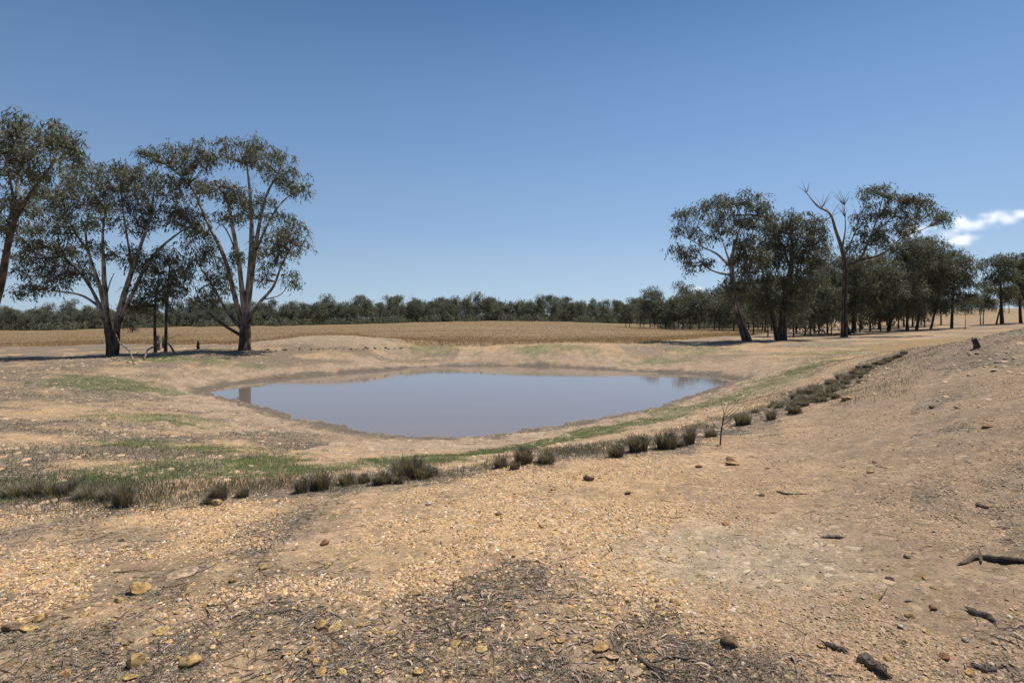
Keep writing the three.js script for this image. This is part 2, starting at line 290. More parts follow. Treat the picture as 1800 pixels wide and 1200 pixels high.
// ---------------------------------------------------------------- the pond
{
  const N = 256, d = new Uint8Array(N * N * 4);
  for (let j = 0; j < N; j++) for (let i = 0; i < N; i++) { const x = i / N * 2 * Math.PI, y = j / N * 2 * Math.PI; let v = 0; for (const [a, b, c] of [[3, 5, 0], [-4, 7, 1], [8, 6, 2], [-11, 9, 3], [5, 15, 4], [17, -12, 5], [-7, 22, 2.5]]) v += Math.sin(a * x + b * y + c * 1.7) / Math.hypot(a, b); const o = (j * N + i) * 4; d[o] = d[o + 1] = d[o + 2] = clamp(0.5 + v * 0.55) * 255; d[o + 3] = 255; }
  const t = new THREE.DataTexture(d, N, N); t.wrapS = t.wrapT = THREE.RepeatWrapping; t.magFilter = THREE.LinearFilter; t.needsUpdate = true; t.repeat.set(0.45, 0.45);
  let cx = 0, cz = 0; for (const [x, z] of shore) { cx += x / shore.length; cz += z / shore.length; }
  const sh = new THREE.Shape(shore.map(([x, z]) => { const l = Math.hypot(x - cx, z - cz), k = (l + 2.2) / l; return new THREE.Vector2(cx + (x - cx) * k, -(cz + (z - cz) * k)); }));
  const g = new THREE.ShapeGeometry(sh); g.rotateX(-Math.PI / 2);
  const m = new THREE.Mesh(g, new THREE.MeshPhysicalMaterial({ color: new THREE.Color().setRGB(0.16, 0.126, 0.108), roughness: 0.03, ior: 1.33, bumpMap: t, bumpScale: 0.0012 }));
  setK(m, 'structure'); add(m, 'pond_water', 'still muddy brown water of the farm dam');
}

// ---------------------------------------------------------------- mesh builder
class MB {
  constructor() { this.p = []; this.c = []; this.i = []; this.u = []; }
  get n() { return this.p.length / 3; }
  tube(pts, rads, col, sides = 7, rough = 0, r = R) {
    const curve = new THREE.CatmullRomCurve3(pts, false, 'centripetal'), segs = Math.max(2, Math.round((pts.length - 1) * (sides > 5 ? 5 : 3)));
    const b0 = this.n, LEN = curve.getLength(), R0 = Math.max(...rads); let nx = new THREE.Vector3(1, 0, 0.3).normalize();
    for (let k = 0; k <= segs; k++) {
      const u = k / segs, q = u * (rads.length - 1), a = Math.min(rads.length - 2, Math.floor(q)), rad = lerp(rads[a], rads[a + 1], q - a), p = curve.getPoint(u), T = curve.getTangent(u);
      nx.addScaledVector(T, -nx.dot(T)); if (nx.lengthSq() < 1e-6) nx.set(0, 0, 1).addScaledVector(T, -T.z); nx.normalize(); const bi = new THREE.Vector3().crossVectors(T, nx);
      for (let s = 0; s < sides; s++) {
        const an = s / sides * 2 * Math.PI, rr = rad * (1 + (rough ? (r() - 0.5) * rough : 0)), cs = Math.cos(an) * rr, sn = Math.sin(an) * rr;
        const v = [p.x + nx.x * cs + bi.x * sn, p.y + nx.y * cs + bi.y * sn, p.z + nx.z * cs + bi.z * sn];
        while (this.u.length < this.p.length / 3 * 2) this.u.push(0); this.u.push((s <= sides / 2 ? s : sides - s) / sides * Math.max(0.25, R0 * 5), u * LEN);
        this.p.push(...v); this.c.push(...(typeof col === 'function' ? col(v, u, an) : col));
      }
    }
    for (let k = 0; k < segs; k++) for (let s = 0; s < sides; s++) { const a = b0 + k * sides + s, b = b0 + k * sides + (s + 1) % sides; this.i.push(a, b, b + sides, a, b + sides, a + sides); }
    for (const [e, f] of [[0, 1], [segs, 0]]) for (let s = 1; s < sides - 1; s++) { const a = b0 + e * sides; f ? this.i.push(a, a + s + 1, a + s) : this.i.push(a, a + s, a + s + 1); }
  }
  // a hanging narrow leaf: a folded diamond
  leaf(x, y, z, len, wid, dx, dy, dz, sx, sz, col) {
    const b = this.n, mx = x + dx * len * 0.45, my = y + dy * len * 0.45, mz = z + dz * len * 0.45;
    this.p.push(x, y, z, mx + sx * wid, my, mz + sz * wid, x + dx * len, y + dy * len, z + dz * len, mx - sx * wid, my, mz - sz * wid);
    for (let k = 0; k < 4; k++) this.c.push(...col);
    this.i.push(b, b + 1, b + 2, b, b + 2, b + 3);
  }
  mesh(mat) {
    const g = new THREE.BufferGeometry(); g.setAttribute('position', new THREE.Float32BufferAttribute(this.p, 3)); g.setAttribute('color', new THREE.Float32BufferAttribute(this.c, 3)); while (this.u.length < this.p.length / 3 * 2) this.u.push(0); g.setAttribute('uv', new THREE.Float32BufferAttribute(this.u, 2)); g.setIndex(this.i); g.computeVertexNormals();
    return new THREE.Mesh(g, mat);
  }
}
const leafGloss = new THREE.MeshPhysicalMaterial({ vertexColors: true, roughness: 1.0, transmission: 0.32, thickness: 0, side: THREE.DoubleSide });
const [barkMap, barkBump] = (() => {                     // long fibres and strips along the stem, 0.6 m of bark
  const N = 256, a = new Uint8Array(N * N * 4), b = new Uint8Array(N * N * 4), W = (x, y, fx, fy) => { let q = 0, am = 0.5; for (let k = 0; k < 4; k++) { const X = x * fx, Y = y * fy, i = Math.floor(X), j = Math.floor(Y); let u = X - i, v = Y - j; u = u * u * (3 - 2 * u); v = v * v * (3 - 2 * v); const h = (p, r) => hash(p % fx + k * 71, r % fy + k * 37); q += am * lerp(lerp(h(i, j), h(i + 1, j), u), lerp(h(i, j + 1), h(i + 1, j + 1), u), v); am *= 0.55; fx *= 2; fy *= 2; } return q / 0.98; };
  for (let j = 0; j < N; j++) for (let i = 0; i < N; i++) { const w = W(i / N, j / N, 10, 2), w2 = W(i / N, j / N, 4, 4), v = clamp(0.74 + (w - 0.5) * 1.25 + (w2 - 0.5) * 0.5), o = (j * N + i) * 4; a[o] = v * 255; a[o + 1] = v * 250; a[o + 2] = v * 244; b[o] = b[o + 1] = b[o + 2] = clamp(0.5 + (w - 0.5) * 1.6) * 255; a[o + 3] = b[o + 3] = 255; }
  return [a, b].map((d, k) => { const t = new THREE.DataTexture(d, N, N); t.wrapS = t.wrapT = THREE.RepeatWrapping; t.magFilter = THREE.LinearFilter; t.repeat.set(1.6, 1.1); if (!k) t.colorSpace = THREE.SRGBColorSpace; t.needsUpdate = true; return t; });
})();
const barkMat = new THREE.MeshStandardMaterial({ vertexColors: true, roughness: 0.9, map: barkMap, bumpMap: barkBump, bumpScale: 0.03 });
const V = (x, y, z) => new THREE.Vector3(x, y, z);
const leafCol = (r, warm = 0) => { const k = 0.75 + r() * 0.65, q = r(); const c = q < 0.12 ? [0.155, 0.12, 0.072] : q < 0.42 ? [0.108, 0.12, 0.08] : [0.094, 0.105, 0.05]; return [c[0] * k * (1 + warm), c[1] * k, c[2] * k]; };
function foliage(mb, c, rx, ry, rz, L, n, r) {
  // sprays spread through the clump, more to its upper outside; each spray holds hanging leaves
  const sprays = Math.max(5, Math.round(n / 26));
  for (let s = 0; s < sprays; s++) {
    let ux, uy, uz; do { ux = r() * 2 - 1; uy = r() * 2 - 1; uz = r() * 2 - 1; } while (ux * ux + uy * uy + uz * uz > 1);
    const l = Math.hypot(ux, uy, uz) || 1, k = Math.pow(l, 0.45) / l; ux *= k; uy = uy * k; uz *= k; if (uy < -0.35) uy *= 0.55;
    const sx = c.x + ux * rx, sy = c.y + uy * ry, sz = c.z + uz * rz, sr = L * (0.9 + r() * 0.9), lean = r() * 6.28, tone = 0.7 + r() * 0.6;
    const strands = 3 + Math.floor(r() * 3);              // each spray: a few strands of leaves that hang and sway one way
    for (let t = 0; t < strands; t++) {
      const a0 = r() * 6.28, w0 = 0.5 + r() * 0.9, hang = L * (1.1 + r() * 1.7), x0 = sx + gauss(r) * sr * 0.8, y0 = sy + gauss(r) * sr * 0.6, z0 = sz + gauss(r) * sr * 0.8, m = 5 + Math.floor(r() * 4);
      for (let q = 0; q < m; q++) {
        const u = (q + r()) / m, a = a0 + gauss(r) * 1.6, dn = 0.45 + r() * 0.6, out = Math.sqrt(Math.max(0, 1 - Math.min(1, dn * dn))) + 0.12, dx = Math.cos(a) * out + Math.cos(lean) * 0.3, dz = Math.sin(a) * out + Math.sin(lean) * 0.3, dy = -dn * (r() < 0.1 ? -0.6 : 1), dl = Math.hypot(dx, dy, dz);
        const b = r() * 6.28, col = leafCol(r).map((v) => v * tone), len = L * (0.6 + r() * 0.7);
        mb.leaf(x0 + Math.cos(a0) * w0 * L * u * 1.3 + gauss(r) * L * 0.25, y0 + L * 0.4 - hang * u * u, z0 + Math.sin(a0) * w0 * L * u * 1.3 + gauss(r) * L * 0.25, len, len * (0.11 + r() * 0.06), dx / dl, dy / dl, dz / dl, Math.cos(b), Math.sin(b), col);
      }
    }
  }
}
function barkCol(baseY, stock, pale, r) {
  return (v, u, an) => {
    const h = v[1] - baseY, n = fbm(v[0] * 2.2 + an, v[1] * 0.9, 3), n2 = fbm(v[0] * 7 + an * 2, v[1] * 1.6 + 5, 3), k = sst(stock * 0.75, stock * 1.25, h + (n - 0.5) * 2.2);
    const dark = mixc([0.10, 0.072, 0.056], [0.21, 0.155, 0.118], n2), lite = mixc([0.33, 0.27, 0.225], pale, sst(0.35, 0.6, n2)); return mixc(dark, lite, k);
  };
}
// a gum tree: stems and leaf clumps are given where they stand in the plane of the trunk, and get their own depth
function gum(o) {
  const r = rng(o.seed), D = o.D, m = D / F, Z = o.zoom, W = (x, y, dz = 0) => { const px = Z[0] + x / Z[2], py = Z[1] + y / Z[2], d = D - dz; return V((px - 900) * m, EYE - (py - HOR) * m, -d); };
  const keep = (w, z0) => { const k = w.z / z0; w.x *= k; w.y = EYE + (w.y - EYE) * k; return w; };   // stands at its new depth in the same direction
  const base = W(...o.base); base.y = hgt(base.x, base.z);
  const root = new THREE.Group(); root.position.copy(base);
  const trunk = new MB(), twig = new MB(), crown = new MB(), bc = barkCol(0, o.stock ?? 2.2, o.pale ?? [0.60, 0.53, 0.46], r), nodes = [];
  const spread = o.spread ?? 0.34, height = o.height ?? 12;
  o.stems.forEach((st, si) => {
    const ph = r() * 6.28, dir = si === 0 ? 0.35 : (r() * 2 - 1), pts = st.p.map(([x, y], k) => { const w = W(x, y); const up = Math.max(0, w.y - base.y); const z0 = w.z; w.z += dir * spread * up * (st.p.length > 2 ? k / (st.p.length - 1) : 1) * 0.75 + Math.sin(ph + k) * 0.12 * (k ? 1 : 0); keep(w, z0); if (st.root) { w.y = Math.max(w.y, base.y - 0.15); } return w.sub(base); });
    if (st.from !== undefined) { const q = nodes.filter((n) => n.si === st.from); let b = q[0], bd = 1e9; for (const n of q) { const d = Math.hypot(n.p.x - pts[0].x, n.p.y - pts[0].y); if (d < bd) { bd = d; b = n; } } const dz = b.p.z - pts[0].z; pts.forEach((p, k) => { const w = p.clone().add(base), z0 = w.z; w.z += dz; keep(w, z0); p.copy(w.sub(base)); }); pts[0].copy(b.p); }
    if (st.root) { pts[0].y = -0.25; }
    const rads = st.p.map((_, k) => lerp(st.r[0], st.r[1], Math.pow(k / (st.p.length - 1), 0.8))); if (st.root) rads.splice(0, 1, st.r[0] * 1.28, st.r[0] * 0.98, st.r[0] * 0.9);
    const part = st.root ? trunk : new MB(); part.tube(pts, rads, bc, st.r[0] > 0.12 ? 14 : 8, st.r[0] > 0.12 ? 0.16 : 0.05, r);
    if (!st.root) { const l = part.mesh(barkMat); l.name = 'limb'; root.add(l); }
    const cv = new THREE.CatmullRomCurve3(pts, false, 'centripetal'); for (let k = 0; k <= 16; k++) nodes.push({ si, p: cv.getPoint(k / 16), rad: lerp(st.r[0], st.r[1], k / 16), k: k / 16 });
  });
  const all = []; for (const [x, y, rx, ry] of o.clumps) { all.push([x, y, rx * 1.12, ry * 1.1]); for (let k = 0; k < 2; k++) { const a = r() * 6.28; all.push([x + Math.cos(a) * rx * 0.85, y + Math.sin(a) * ry * 0.75, rx * (0.45 + r() * 0.3), ry * (0.45 + r() * 0.3)]); } }
  for (const [x, y, rx, ry] of all) {
    const c0 = W(x, y).sub(base); let best = nodes[0], bd = 1e9;
    for (const n of nodes) { const d = Math.hypot(n.p.x - c0.x, (n.p.y - c0.y) * (n.p.y > c0.y ? 2.2 : 1)) - n.k * 0.6; if (d < bd) { bd = d; best = n; } }
    const wx = rx / Z[2] * m, wy = ry / Z[2] * m, c = c0.clone().add(base), cz0 = c.z; c.z = base.z + best.p.z + gauss(r) * (Math.min(2, bd) * 0.6 + wx * 0.9); keep(c, cz0); c.sub(base);
    const rz = wx * (0.85 + r() * 0.4), L = (o.leaf ?? 0.26), n = Math.round((o.density ?? 1) * 54 * (wx * wy * 2 + wx * wy * rz) / (L * L * 4.2));
    foliage(crown, c, wx, wy, rz, L, n, r);
    const tw = 3 + Math.floor(r() * 3);
    for (let k = 0; k < tw; k++) {
      const e = V(c.x + (r() * 2 - 1) * wx * 0.75, c.y + (r() * 1.2 - 0.5) * wy * 0.8, c.z + (r() * 2 - 1) * rz * 0.75), mid = best.p.clone().lerp(e, 0.55); mid.y -= (e.y - best.p.y) * 0.12; mid.x += gauss(r) * 0.12; mid.z += gauss(r) * 0.12;
      const r0 = Math.min(best.rad * 0.75, 0.022 + 0.012 * best.p.distanceTo(e)); twig.tube([best.p.clone(), mid, e], [r0, r0 * 0.6, 0.006], bc, 5, 0, r);
    }
  }
  for (const [x, y, len, cnt] of o.deadTwigs ?? []) {
    const c0 = W(x, y).sub(base); let best = nodes[0], bd = 1e9; for (const n of nodes) { const d = Math.hypot(n.p.x - c0.x, n.p.y - c0.y); if (d < bd) { bd = d; best = n; } }
    for (let k = 0; k < cnt; k++) { const a = (r() - 0.5) * 2.2, e = best.p.clone().add(V(Math.sin(a) * len * (0.5 + r()), Math.cos(a) * len * (0.5 + r()), gauss(r) * len)), mid = best.p.clone().lerp(e, 0.5).add(V(gauss(r) * 0.12, gauss(r) * 0.1, 0)); twig.tube([best.p.clone(), mid, e], [0.03, 0.018, 0.006], [0.25, 0.21, 0.18], 4, 0, r); }
  }
  const a = trunk.mesh(barkMat); a.name = 'trunk'; root.add(a);
  const b = twig.mesh(barkMat); b.name = 'twigs'; setK(b, 'stuff'); root.add(b);
  const c = crown.mesh(leafGloss); c.name = 'crown'; root.add(c);
  add(root, o.name ?? 'gum_tree', o.label, 'tree', o.group);
  return root;
}
const ZL = [0, 180, 2.4], ZR = [1140, 300, 2.7273];
const S = (p, r0, r1, from) => ({ p, r: [r0, r1], from, root: from === undefined });
gum({ seed: 11, D: 38, zoom: ZL, base: [1032, 1046], label: 'tall spreading gum tree beside the bare earth mound, thick dark trunk base', leaf: 0.25,
  stems: [S([[1032, 1050], [1032, 1000], [1034, 940]], 0.40, 0.33), S([[1022, 975], [985, 800], [940, 640], [880, 520], [800, 350], [700, 262]], 0.19, 0.05, 0), S([[1030, 950], [1010, 700], [975, 500], [960, 420], [900, 330]], 0.19, 0.05, 0), S([[1036, 950], [1060, 600], [1055, 400], [1040, 260]], 0.23, 0.05, 0), S([[1044, 950], [1085, 560], [1120, 400], [1170, 300]], 0.18, 0.05, 0), S([[1050, 950], [1090, 850], [1150, 780], [1190, 680], [1235, 600]], 0.14, 0.04, 0), S([[1120, 830], [1180, 812], [1225, 755]], 0.05, 0.02, 5), S([[1010, 990], [930, 930], [870, 880], [815, 845]], 0.12, 0.03, 0), S([[1015, 965], [955, 880], [900, 780], [840, 690]], 0.13, 0.04, 0), S([[1075, 650], [1135, 500], [1190, 420], [1260, 365]], 0.10, 0.03, 4), S([[950, 660], [900, 560], [850, 470]], 0.08, 0.03, 1), S([[1005, 640], [940, 520], [890, 500]], 0.06, 0.02, 2)],
  clumps: [[620, 235, 48, 34], [710, 222, 80, 40], [800, 245, 85, 48], [880, 198, 62, 42], [1000, 205, 90, 48], [1080, 228, 88, 58], [1170, 262, 78, 62], [1230, 330, 62, 58], [1262, 380, 38, 38], [930, 372, 80, 38], [1010, 385, 60, 34], [930, 470, 80, 34], [1110, 450, 68, 48], [1060, 415, 58, 38], [1190, 515, 68, 46], [1245, 560, 62, 52], [1215, 620, 66, 46], [1120, 600, 56, 46], [1140, 660, 62, 44], [1232, 750, 42, 32], [1110, 742, 32, 32], [840, 600, 66, 56], [880, 690, 84, 62], [925, 790, 62, 52], [860, 830, 52, 34], [985, 640, 44, 34], [765, 318, 56, 44], [860, 350, 46, 32]] });
gum({ seed: 12, D: 36, zoom: ZL, base: [470, 1070], label: 'wide leaning gum tree with forked dark trunk and low limb, grey branch leaning on it', leaf: 0.25,
  stems: [S([[470, 1075], [462, 1000], [448, 915]], 0.28, 0.2), S([[448, 920], [420, 860], [380, 780], [310, 690]], 0.17, 0.05, 0), S([[445, 910], [420, 780], [380, 660], [360, 560], [372, 470]], 0.15, 0.04, 0), S([[452, 920], [436, 700], [432, 560], [440, 470]], 0.17, 0.04, 0), S([[480, 1040], [500, 900], [545, 740], [600, 580], [640, 480]], 0.2, 0.05), S([[496, 930], [560, 800], [640, 650], [740, 560], [810, 515]], 0.15, 0.04, 4), S([[420, 870], [345, 815], [250, 797], [150, 790]], 0.09, 0.025, 1), S([[380, 790], [320, 700], [240, 630], [170, 580]], 0.08, 0.03, 1), S([[560, 700], [540, 600], [520, 480], [510, 380]], 0.09, 0.03, 4), S([[375, 640], [310, 540], [260, 420]], 0.08, 0.03, 2), S([[470, 830], [462, 760], [480, 720]], 0.05, 0.02, 3)],
  clumps: [[270, 292, 68, 38], [340, 305, 68, 42], [430, 310, 68, 46], [520, 298, 78, 42], [600, 325, 78, 48], [680, 355, 78, 56], [740, 425, 78, 56], [785, 490, 74, 46], [830, 525, 52, 40], [230, 350, 78, 56], [180, 420, 78, 56], [300, 415, 86, 56], [400, 395, 78, 56], [500, 400, 86, 56], [590, 425, 78, 56], [660, 490, 84, 46], [300, 515, 84, 46], [220, 520, 78, 56], [150, 565, 78, 56], [120, 640, 66, 46], [210, 640, 84, 56], [280, 700, 84, 52], [335, 615, 74, 46], [150, 705, 76, 50], [105, 795, 44, 34], [200, 765, 62, 36], [335, 740, 52, 40], [440, 475, 64, 36], [560, 520, 54, 36], [525, 640, 52, 42], [590, 680, 46, 36]] });
gum({ seed: 13, D: 24, zoom: ZL, base: [-95, 1142], label: 'big dark gum with slanting reddish trunk, standing closer than the forked gum beside it', leaf: 0.21, stock: 9,
  stems: [S([[-95, 1142], [-50, 950], [2, 760], [30, 610], [70, 480], [130, 380], [215, 265]], 0.17, 0.04), S([[22, 650], [42, 500], [70, 350], [85, 190]], 0.11, 0.03, 0), S([[-5, 790], [-60, 600], [-80, 380]], 0.13, 0.04, 0), S([[60, 500], [50, 380], [20, 250]], 0.07, 0.03, 0), S([[170, 320], [230, 250], [300, 205]], 0.05, 0.02, 0)],
  clumps: [[30, 92, 68, 46], [110, 80, 68, 42], [190, 110, 68, 42], [255, 142, 62, 44], [300, 200, 42, 36], [335, 232, 24, 20], [120, 170, 86, 54], [40, 180, 78, 56], [200, 198, 66, 44], [60, 285, 78, 54], [140, 285, 62, 46], [20, 390, 66, 54], [90, 420, 52, 50], [-60, 150, 78, 78], [-80, 300, 86, 86], [-60, 480, 78, 78], [36, 520, 44, 36], [-120, 600, 80, 70]] });
gum({ seed: 14, D: 37.5, zoom: ZL, base: [676, 1010], name: 'young_gum_tree', label: 'young dark gum with two thin stems between two big gums by the stumps', leaf: 0.22, stock: 6, density: 1.15,
  stems: [S([[655, 1012], [652, 880], [670, 720]], 0.09, 0.04), S([[697, 1012], [702, 850], [715, 690]], 0.09, 0.04)],
  clumps: [[660, 690, 72, 52], [735, 700, 66, 56], [610, 790, 56, 50], [690, 790, 76, 48], [640, 860, 62, 34], [755, 780, 46, 44], [700, 640, 56, 36], [590, 850, 40, 30], [720, 850, 40, 26]] });
// right-hand group
gum({ seed: 21, D: 47.5, zoom: ZR, base: [475, 822], label: 'gum tree with single leaning trunk casting its shade on the field edge', leaf: 0.30,
  stems: [S([[477, 824], [440, 720], [412, 600], [400, 480], [405, 400], [412, 330]], 0.32, 0.08), S([[402, 500], [340, 490], [290, 470], [235, 420]], 0.11, 0.03, 0), S([[398, 470], [330, 400], [270, 370], [200, 330]], 0.12, 0.03, 0), S([[400, 470], [370, 380], [345, 310]], 0.10, 0.03, 0), S([[407, 410], [430, 300], [470, 200], [482, 140]], 0.11, 0.03, 0)],
  clumps: [[250, 172, 38, 32], [182, 222, 46, 36], [170, 290, 46, 40], [138, 370, 42, 38], [200, 400, 36, 36], [188, 450, 26, 26], [330, 160, 56, 44], [400, 150, 56, 36], [470, 132, 54, 40], [540, 152, 44, 44], [562, 205, 36, 36], [300, 230, 54, 44], [380, 240, 54, 44], [450, 222, 54, 44], [520, 250, 46, 44], [280, 320, 42, 30], [345, 292, 46, 34], [282, 432, 30, 28], [432, 330, 54, 44], [480, 380, 54, 52], [440, 440, 54, 44], [400, 540, 44, 40], [430, 600, 44, 44], [470, 560, 54, 44]], deadTwigs: [[482, 140, 0.8, 3]] });
gum({ seed: 22, D: 50, zoom: ZR, base: [640, 812], label: 'gum tree with twin dark trunk between the leaning gum and the dead-topped gum', leaf: 0.30, stock: 4, density: 1.5,
  stems: [S([[642, 814], [650, 640], [680, 500], [690, 380], [680, 270]], 0.33, 0.06), S([[625, 800], [592, 690], [562, 560], [540, 440]], 0.22, 0.05), S([[684, 430], [740, 350], [790, 290]], 0.10, 0.03, 0), S([[676, 460], [640, 350], [600, 280]], 0.10, 0.03, 0)],
  clumps: [[600, 258, 56, 44], [660, 240, 66, 44], [730, 250, 66, 44], [800, 268, 46, 44], [560, 330, 56, 44], [640, 330, 66, 54], [720, 340, 66, 54], [812, 320, 44, 54], [800, 400, 46, 54], [500, 400, 66, 54], [580, 420, 66, 54], [660, 430, 66, 54], [740, 450, 66, 54], [520, 500, 66, 54], [620, 520, 66, 54], [720, 540, 74, 62], [540, 600, 56, 52], [600, 640, 66, 50], [700, 630, 66, 52]], deadTwigs: [[680, 270, 1.6, 6], [600, 280, 1.4, 4]] });
gum({ seed: 23, D: 56, zoom: ZR, base: [940, 802], label: 'tall gum with bare dead top limbs and airy live crown to one side', leaf: 0.32, stock: 9,
  stems: [S([[940, 805], [940, 640], [945, 480], [930, 380], [900, 290], [870, 205], [812, 170], [758, 105]], 0.27, 0.035), S([[936, 385], [945, 280], [940, 165]], 0.11, 0.02, 0), S([[945, 480], [1010, 430], [1060, 330], [1090, 250], [1125, 130]], 0.17, 0.04, 0), S([[1005, 440], [1120, 400], [1220, 320], [1320, 280], [1405, 235]], 0.12, 0.03, 2), S([[1070, 310], [1150, 240], [1230, 170], [1290, 145]], 0.09, 0.03, 2), S([[940, 420], [990, 300], [1020, 210]], 0.10, 0.02, 0), S([[880, 225], [840, 240], [745, 190]], 0.05, 0.012, 0)],
  clumps: [[1060, 120, 42, 32], [1130, 96, 52, 27], [1180, 130, 38, 27], [1090, 190, 54, 36], [1160, 180, 46, 32], [1040, 222, 46, 34], [1210, 130, 38, 27], [1240, 170, 46, 34], [1290, 140, 46, 32], [1330, 180, 42, 34], [1300, 220, 46, 30], [1390, 210, 42, 30], [1422, 242, 26, 26], [1200, 250, 54, 34], [1250, 272, 54, 30], [1160, 290, 54, 30], [1080, 300, 54, 34], [1100, 350, 64, 34], [1020, 280, 42, 32], [990, 350, 44, 34]], deadTwigs: [[758, 105, 1.0, 5], [812, 170, 1.3, 6], [870, 205, 1.3, 5], [940, 165, 1.4, 9], [945, 230, 1.2, 6], [1000, 240, 1.5, 6]] });
gum({ seed: 24, D: 66, zoom: ZR, base: [985, 770], label: 'dense dark gum standing close behind the dead-topped gum', leaf: 0.36, stock: 12, density: 1.5,
  stems: [S([[985, 772], [990, 600], [1000, 430]], 0.22, 0.06), S([[975, 760], [900, 640], [850, 480]], 0.17, 0.05), S([[992, 640], [1080, 560], [1130, 480]], 0.14, 0.05, 0)],
  clumps: [[850, 420, 66, 54], [820, 520, 76, 62], [900, 560, 76, 62], [1000, 540, 76, 62], [860, 640, 66, 54], [1050, 620, 76, 60], [1100, 470, 76, 54], [1000, 430, 56, 46], [1150, 560, 72, 66], [930, 470, 66, 54], [960, 650, 70, 50]] });
gum({ seed: 25, D: 74, zoom: ZR, base: [1150, 752], label: 'gum with slanting trunk next to the dense dark gum behind the dead-topped one', leaf: 0.38, stock: 12, density: 1.5,
  stems: [S([[1150, 754], [1190, 600], [1225, 430]], 0.2, 0.05), S([[1245, 752], [1240, 650], [1260, 500]], 0.15, 0.05)],
  clumps: [[1190, 400, 66, 42], [1250, 362, 66, 34], [1300, 345, 56, 30], [1180, 480, 76, 50], [1270, 440, 76, 50], [1230, 560, 76, 54], [1170, 640, 52, 40], [1270, 640, 40, 34]] });
gum({ seed: 26, D: 78, zoom: ZR, base: [1300, 744], label: 'gum with several slanting stems next to the slim upright gum', leaf: 0.38, stock: 12, density: 1.5,
  stems: [S([[1285, 746], [1310, 640], [1340, 460]], 0.17, 0.05), S([[1352, 748], [1380, 660], [1400, 560]], 0.13, 0.05), S([[1240, 750], [1245, 700], [1280, 600]], 0.16, 0.05)],
  clumps: [[1350, 362, 66, 34], [1400, 390, 56, 34], [1340, 440, 76, 44], [1300, 500, 76, 50], [1380, 500, 76, 50], [1330, 585, 66, 42], [1285, 640, 44, 34], [1400, 640, 40, 34]] });
gum({ seed: 27, D: 80, zoom: ZR, base: [1455, 746], label: 'slim upright gum at the end of its row, gap of sky beside it', leaf: 0.38, stock: 12, density: 1.5,
  stems: [S([[1455, 748], [1462, 600], [1472, 460]], 0.17, 0.05), S([[1460, 640], [1510, 600], [1550, 590]], 0.07, 0.03, 0)],
  clumps: [[1450, 420, 56, 34], [1500, 440, 46, 34], [1522, 488, 36, 34], [1440, 480, 66, 44], [1480, 530, 66, 34], [1415, 560, 54, 42], [1505, 602, 34, 28], [1545, 608, 34, 18], [1400, 640, 40, 36]] });
gum({ seed: 28, D: 88, zoom: ZR, base: [1697, 738], label: 'dark round-headed gum with short side stem, standing apart past the slim gum', leaf: 0.4, stock: 14, density: 1.5,
  stems: [S([[1697, 740], [1692, 600], [1690, 460]], 0.22, 0.05), S([[1668, 738], [1680, 690], [1694, 640]], 0.12, 0.06)],
  clumps: [[1640, 452, 46, 32], [1690, 432, 46, 30], [1660, 520, 46, 34], [1720, 500, 46, 44], [1690, 560, 56, 34], [1622, 556, 34, 22], [1740, 600, 34, 30]] });
gum({ seed: 29, D: 92, zoom: ZR, base: [1787, 738], label: 'dark single-stemmed gum beside the round-headed gum', leaf: 0.4, stock: 14, density: 1.5,
  stems: [S([[1787, 740], [1780, 600], [1770, 470]], 0.2, 0.05)],
  clumps: [[1760, 432, 46, 32], [1805, 440, 46, 40], [1770, 500, 56, 44], [1830, 480, 56, 50], [1780, 570, 56, 42], [1840, 580, 56, 52]] });
gum({ seed: 30, D: 90, zoom: ZR, base: [1602, 728], name: 'gum_sapling', label: 'small spindly gum sapling in the open gap beside the slim gum', leaf: 0.34, stock: 9, density: 0.7,
  stems: [S([[1595, 730], [1590, 680], [1580, 640]], 0.07, 0.03), S([[1606, 730], [1610, 670], [1620, 630]], 0.07, 0.03)],
  clumps: [[1580, 650, 30, 24], [1620, 630, 34, 24], [1604, 610, 34, 22]] });

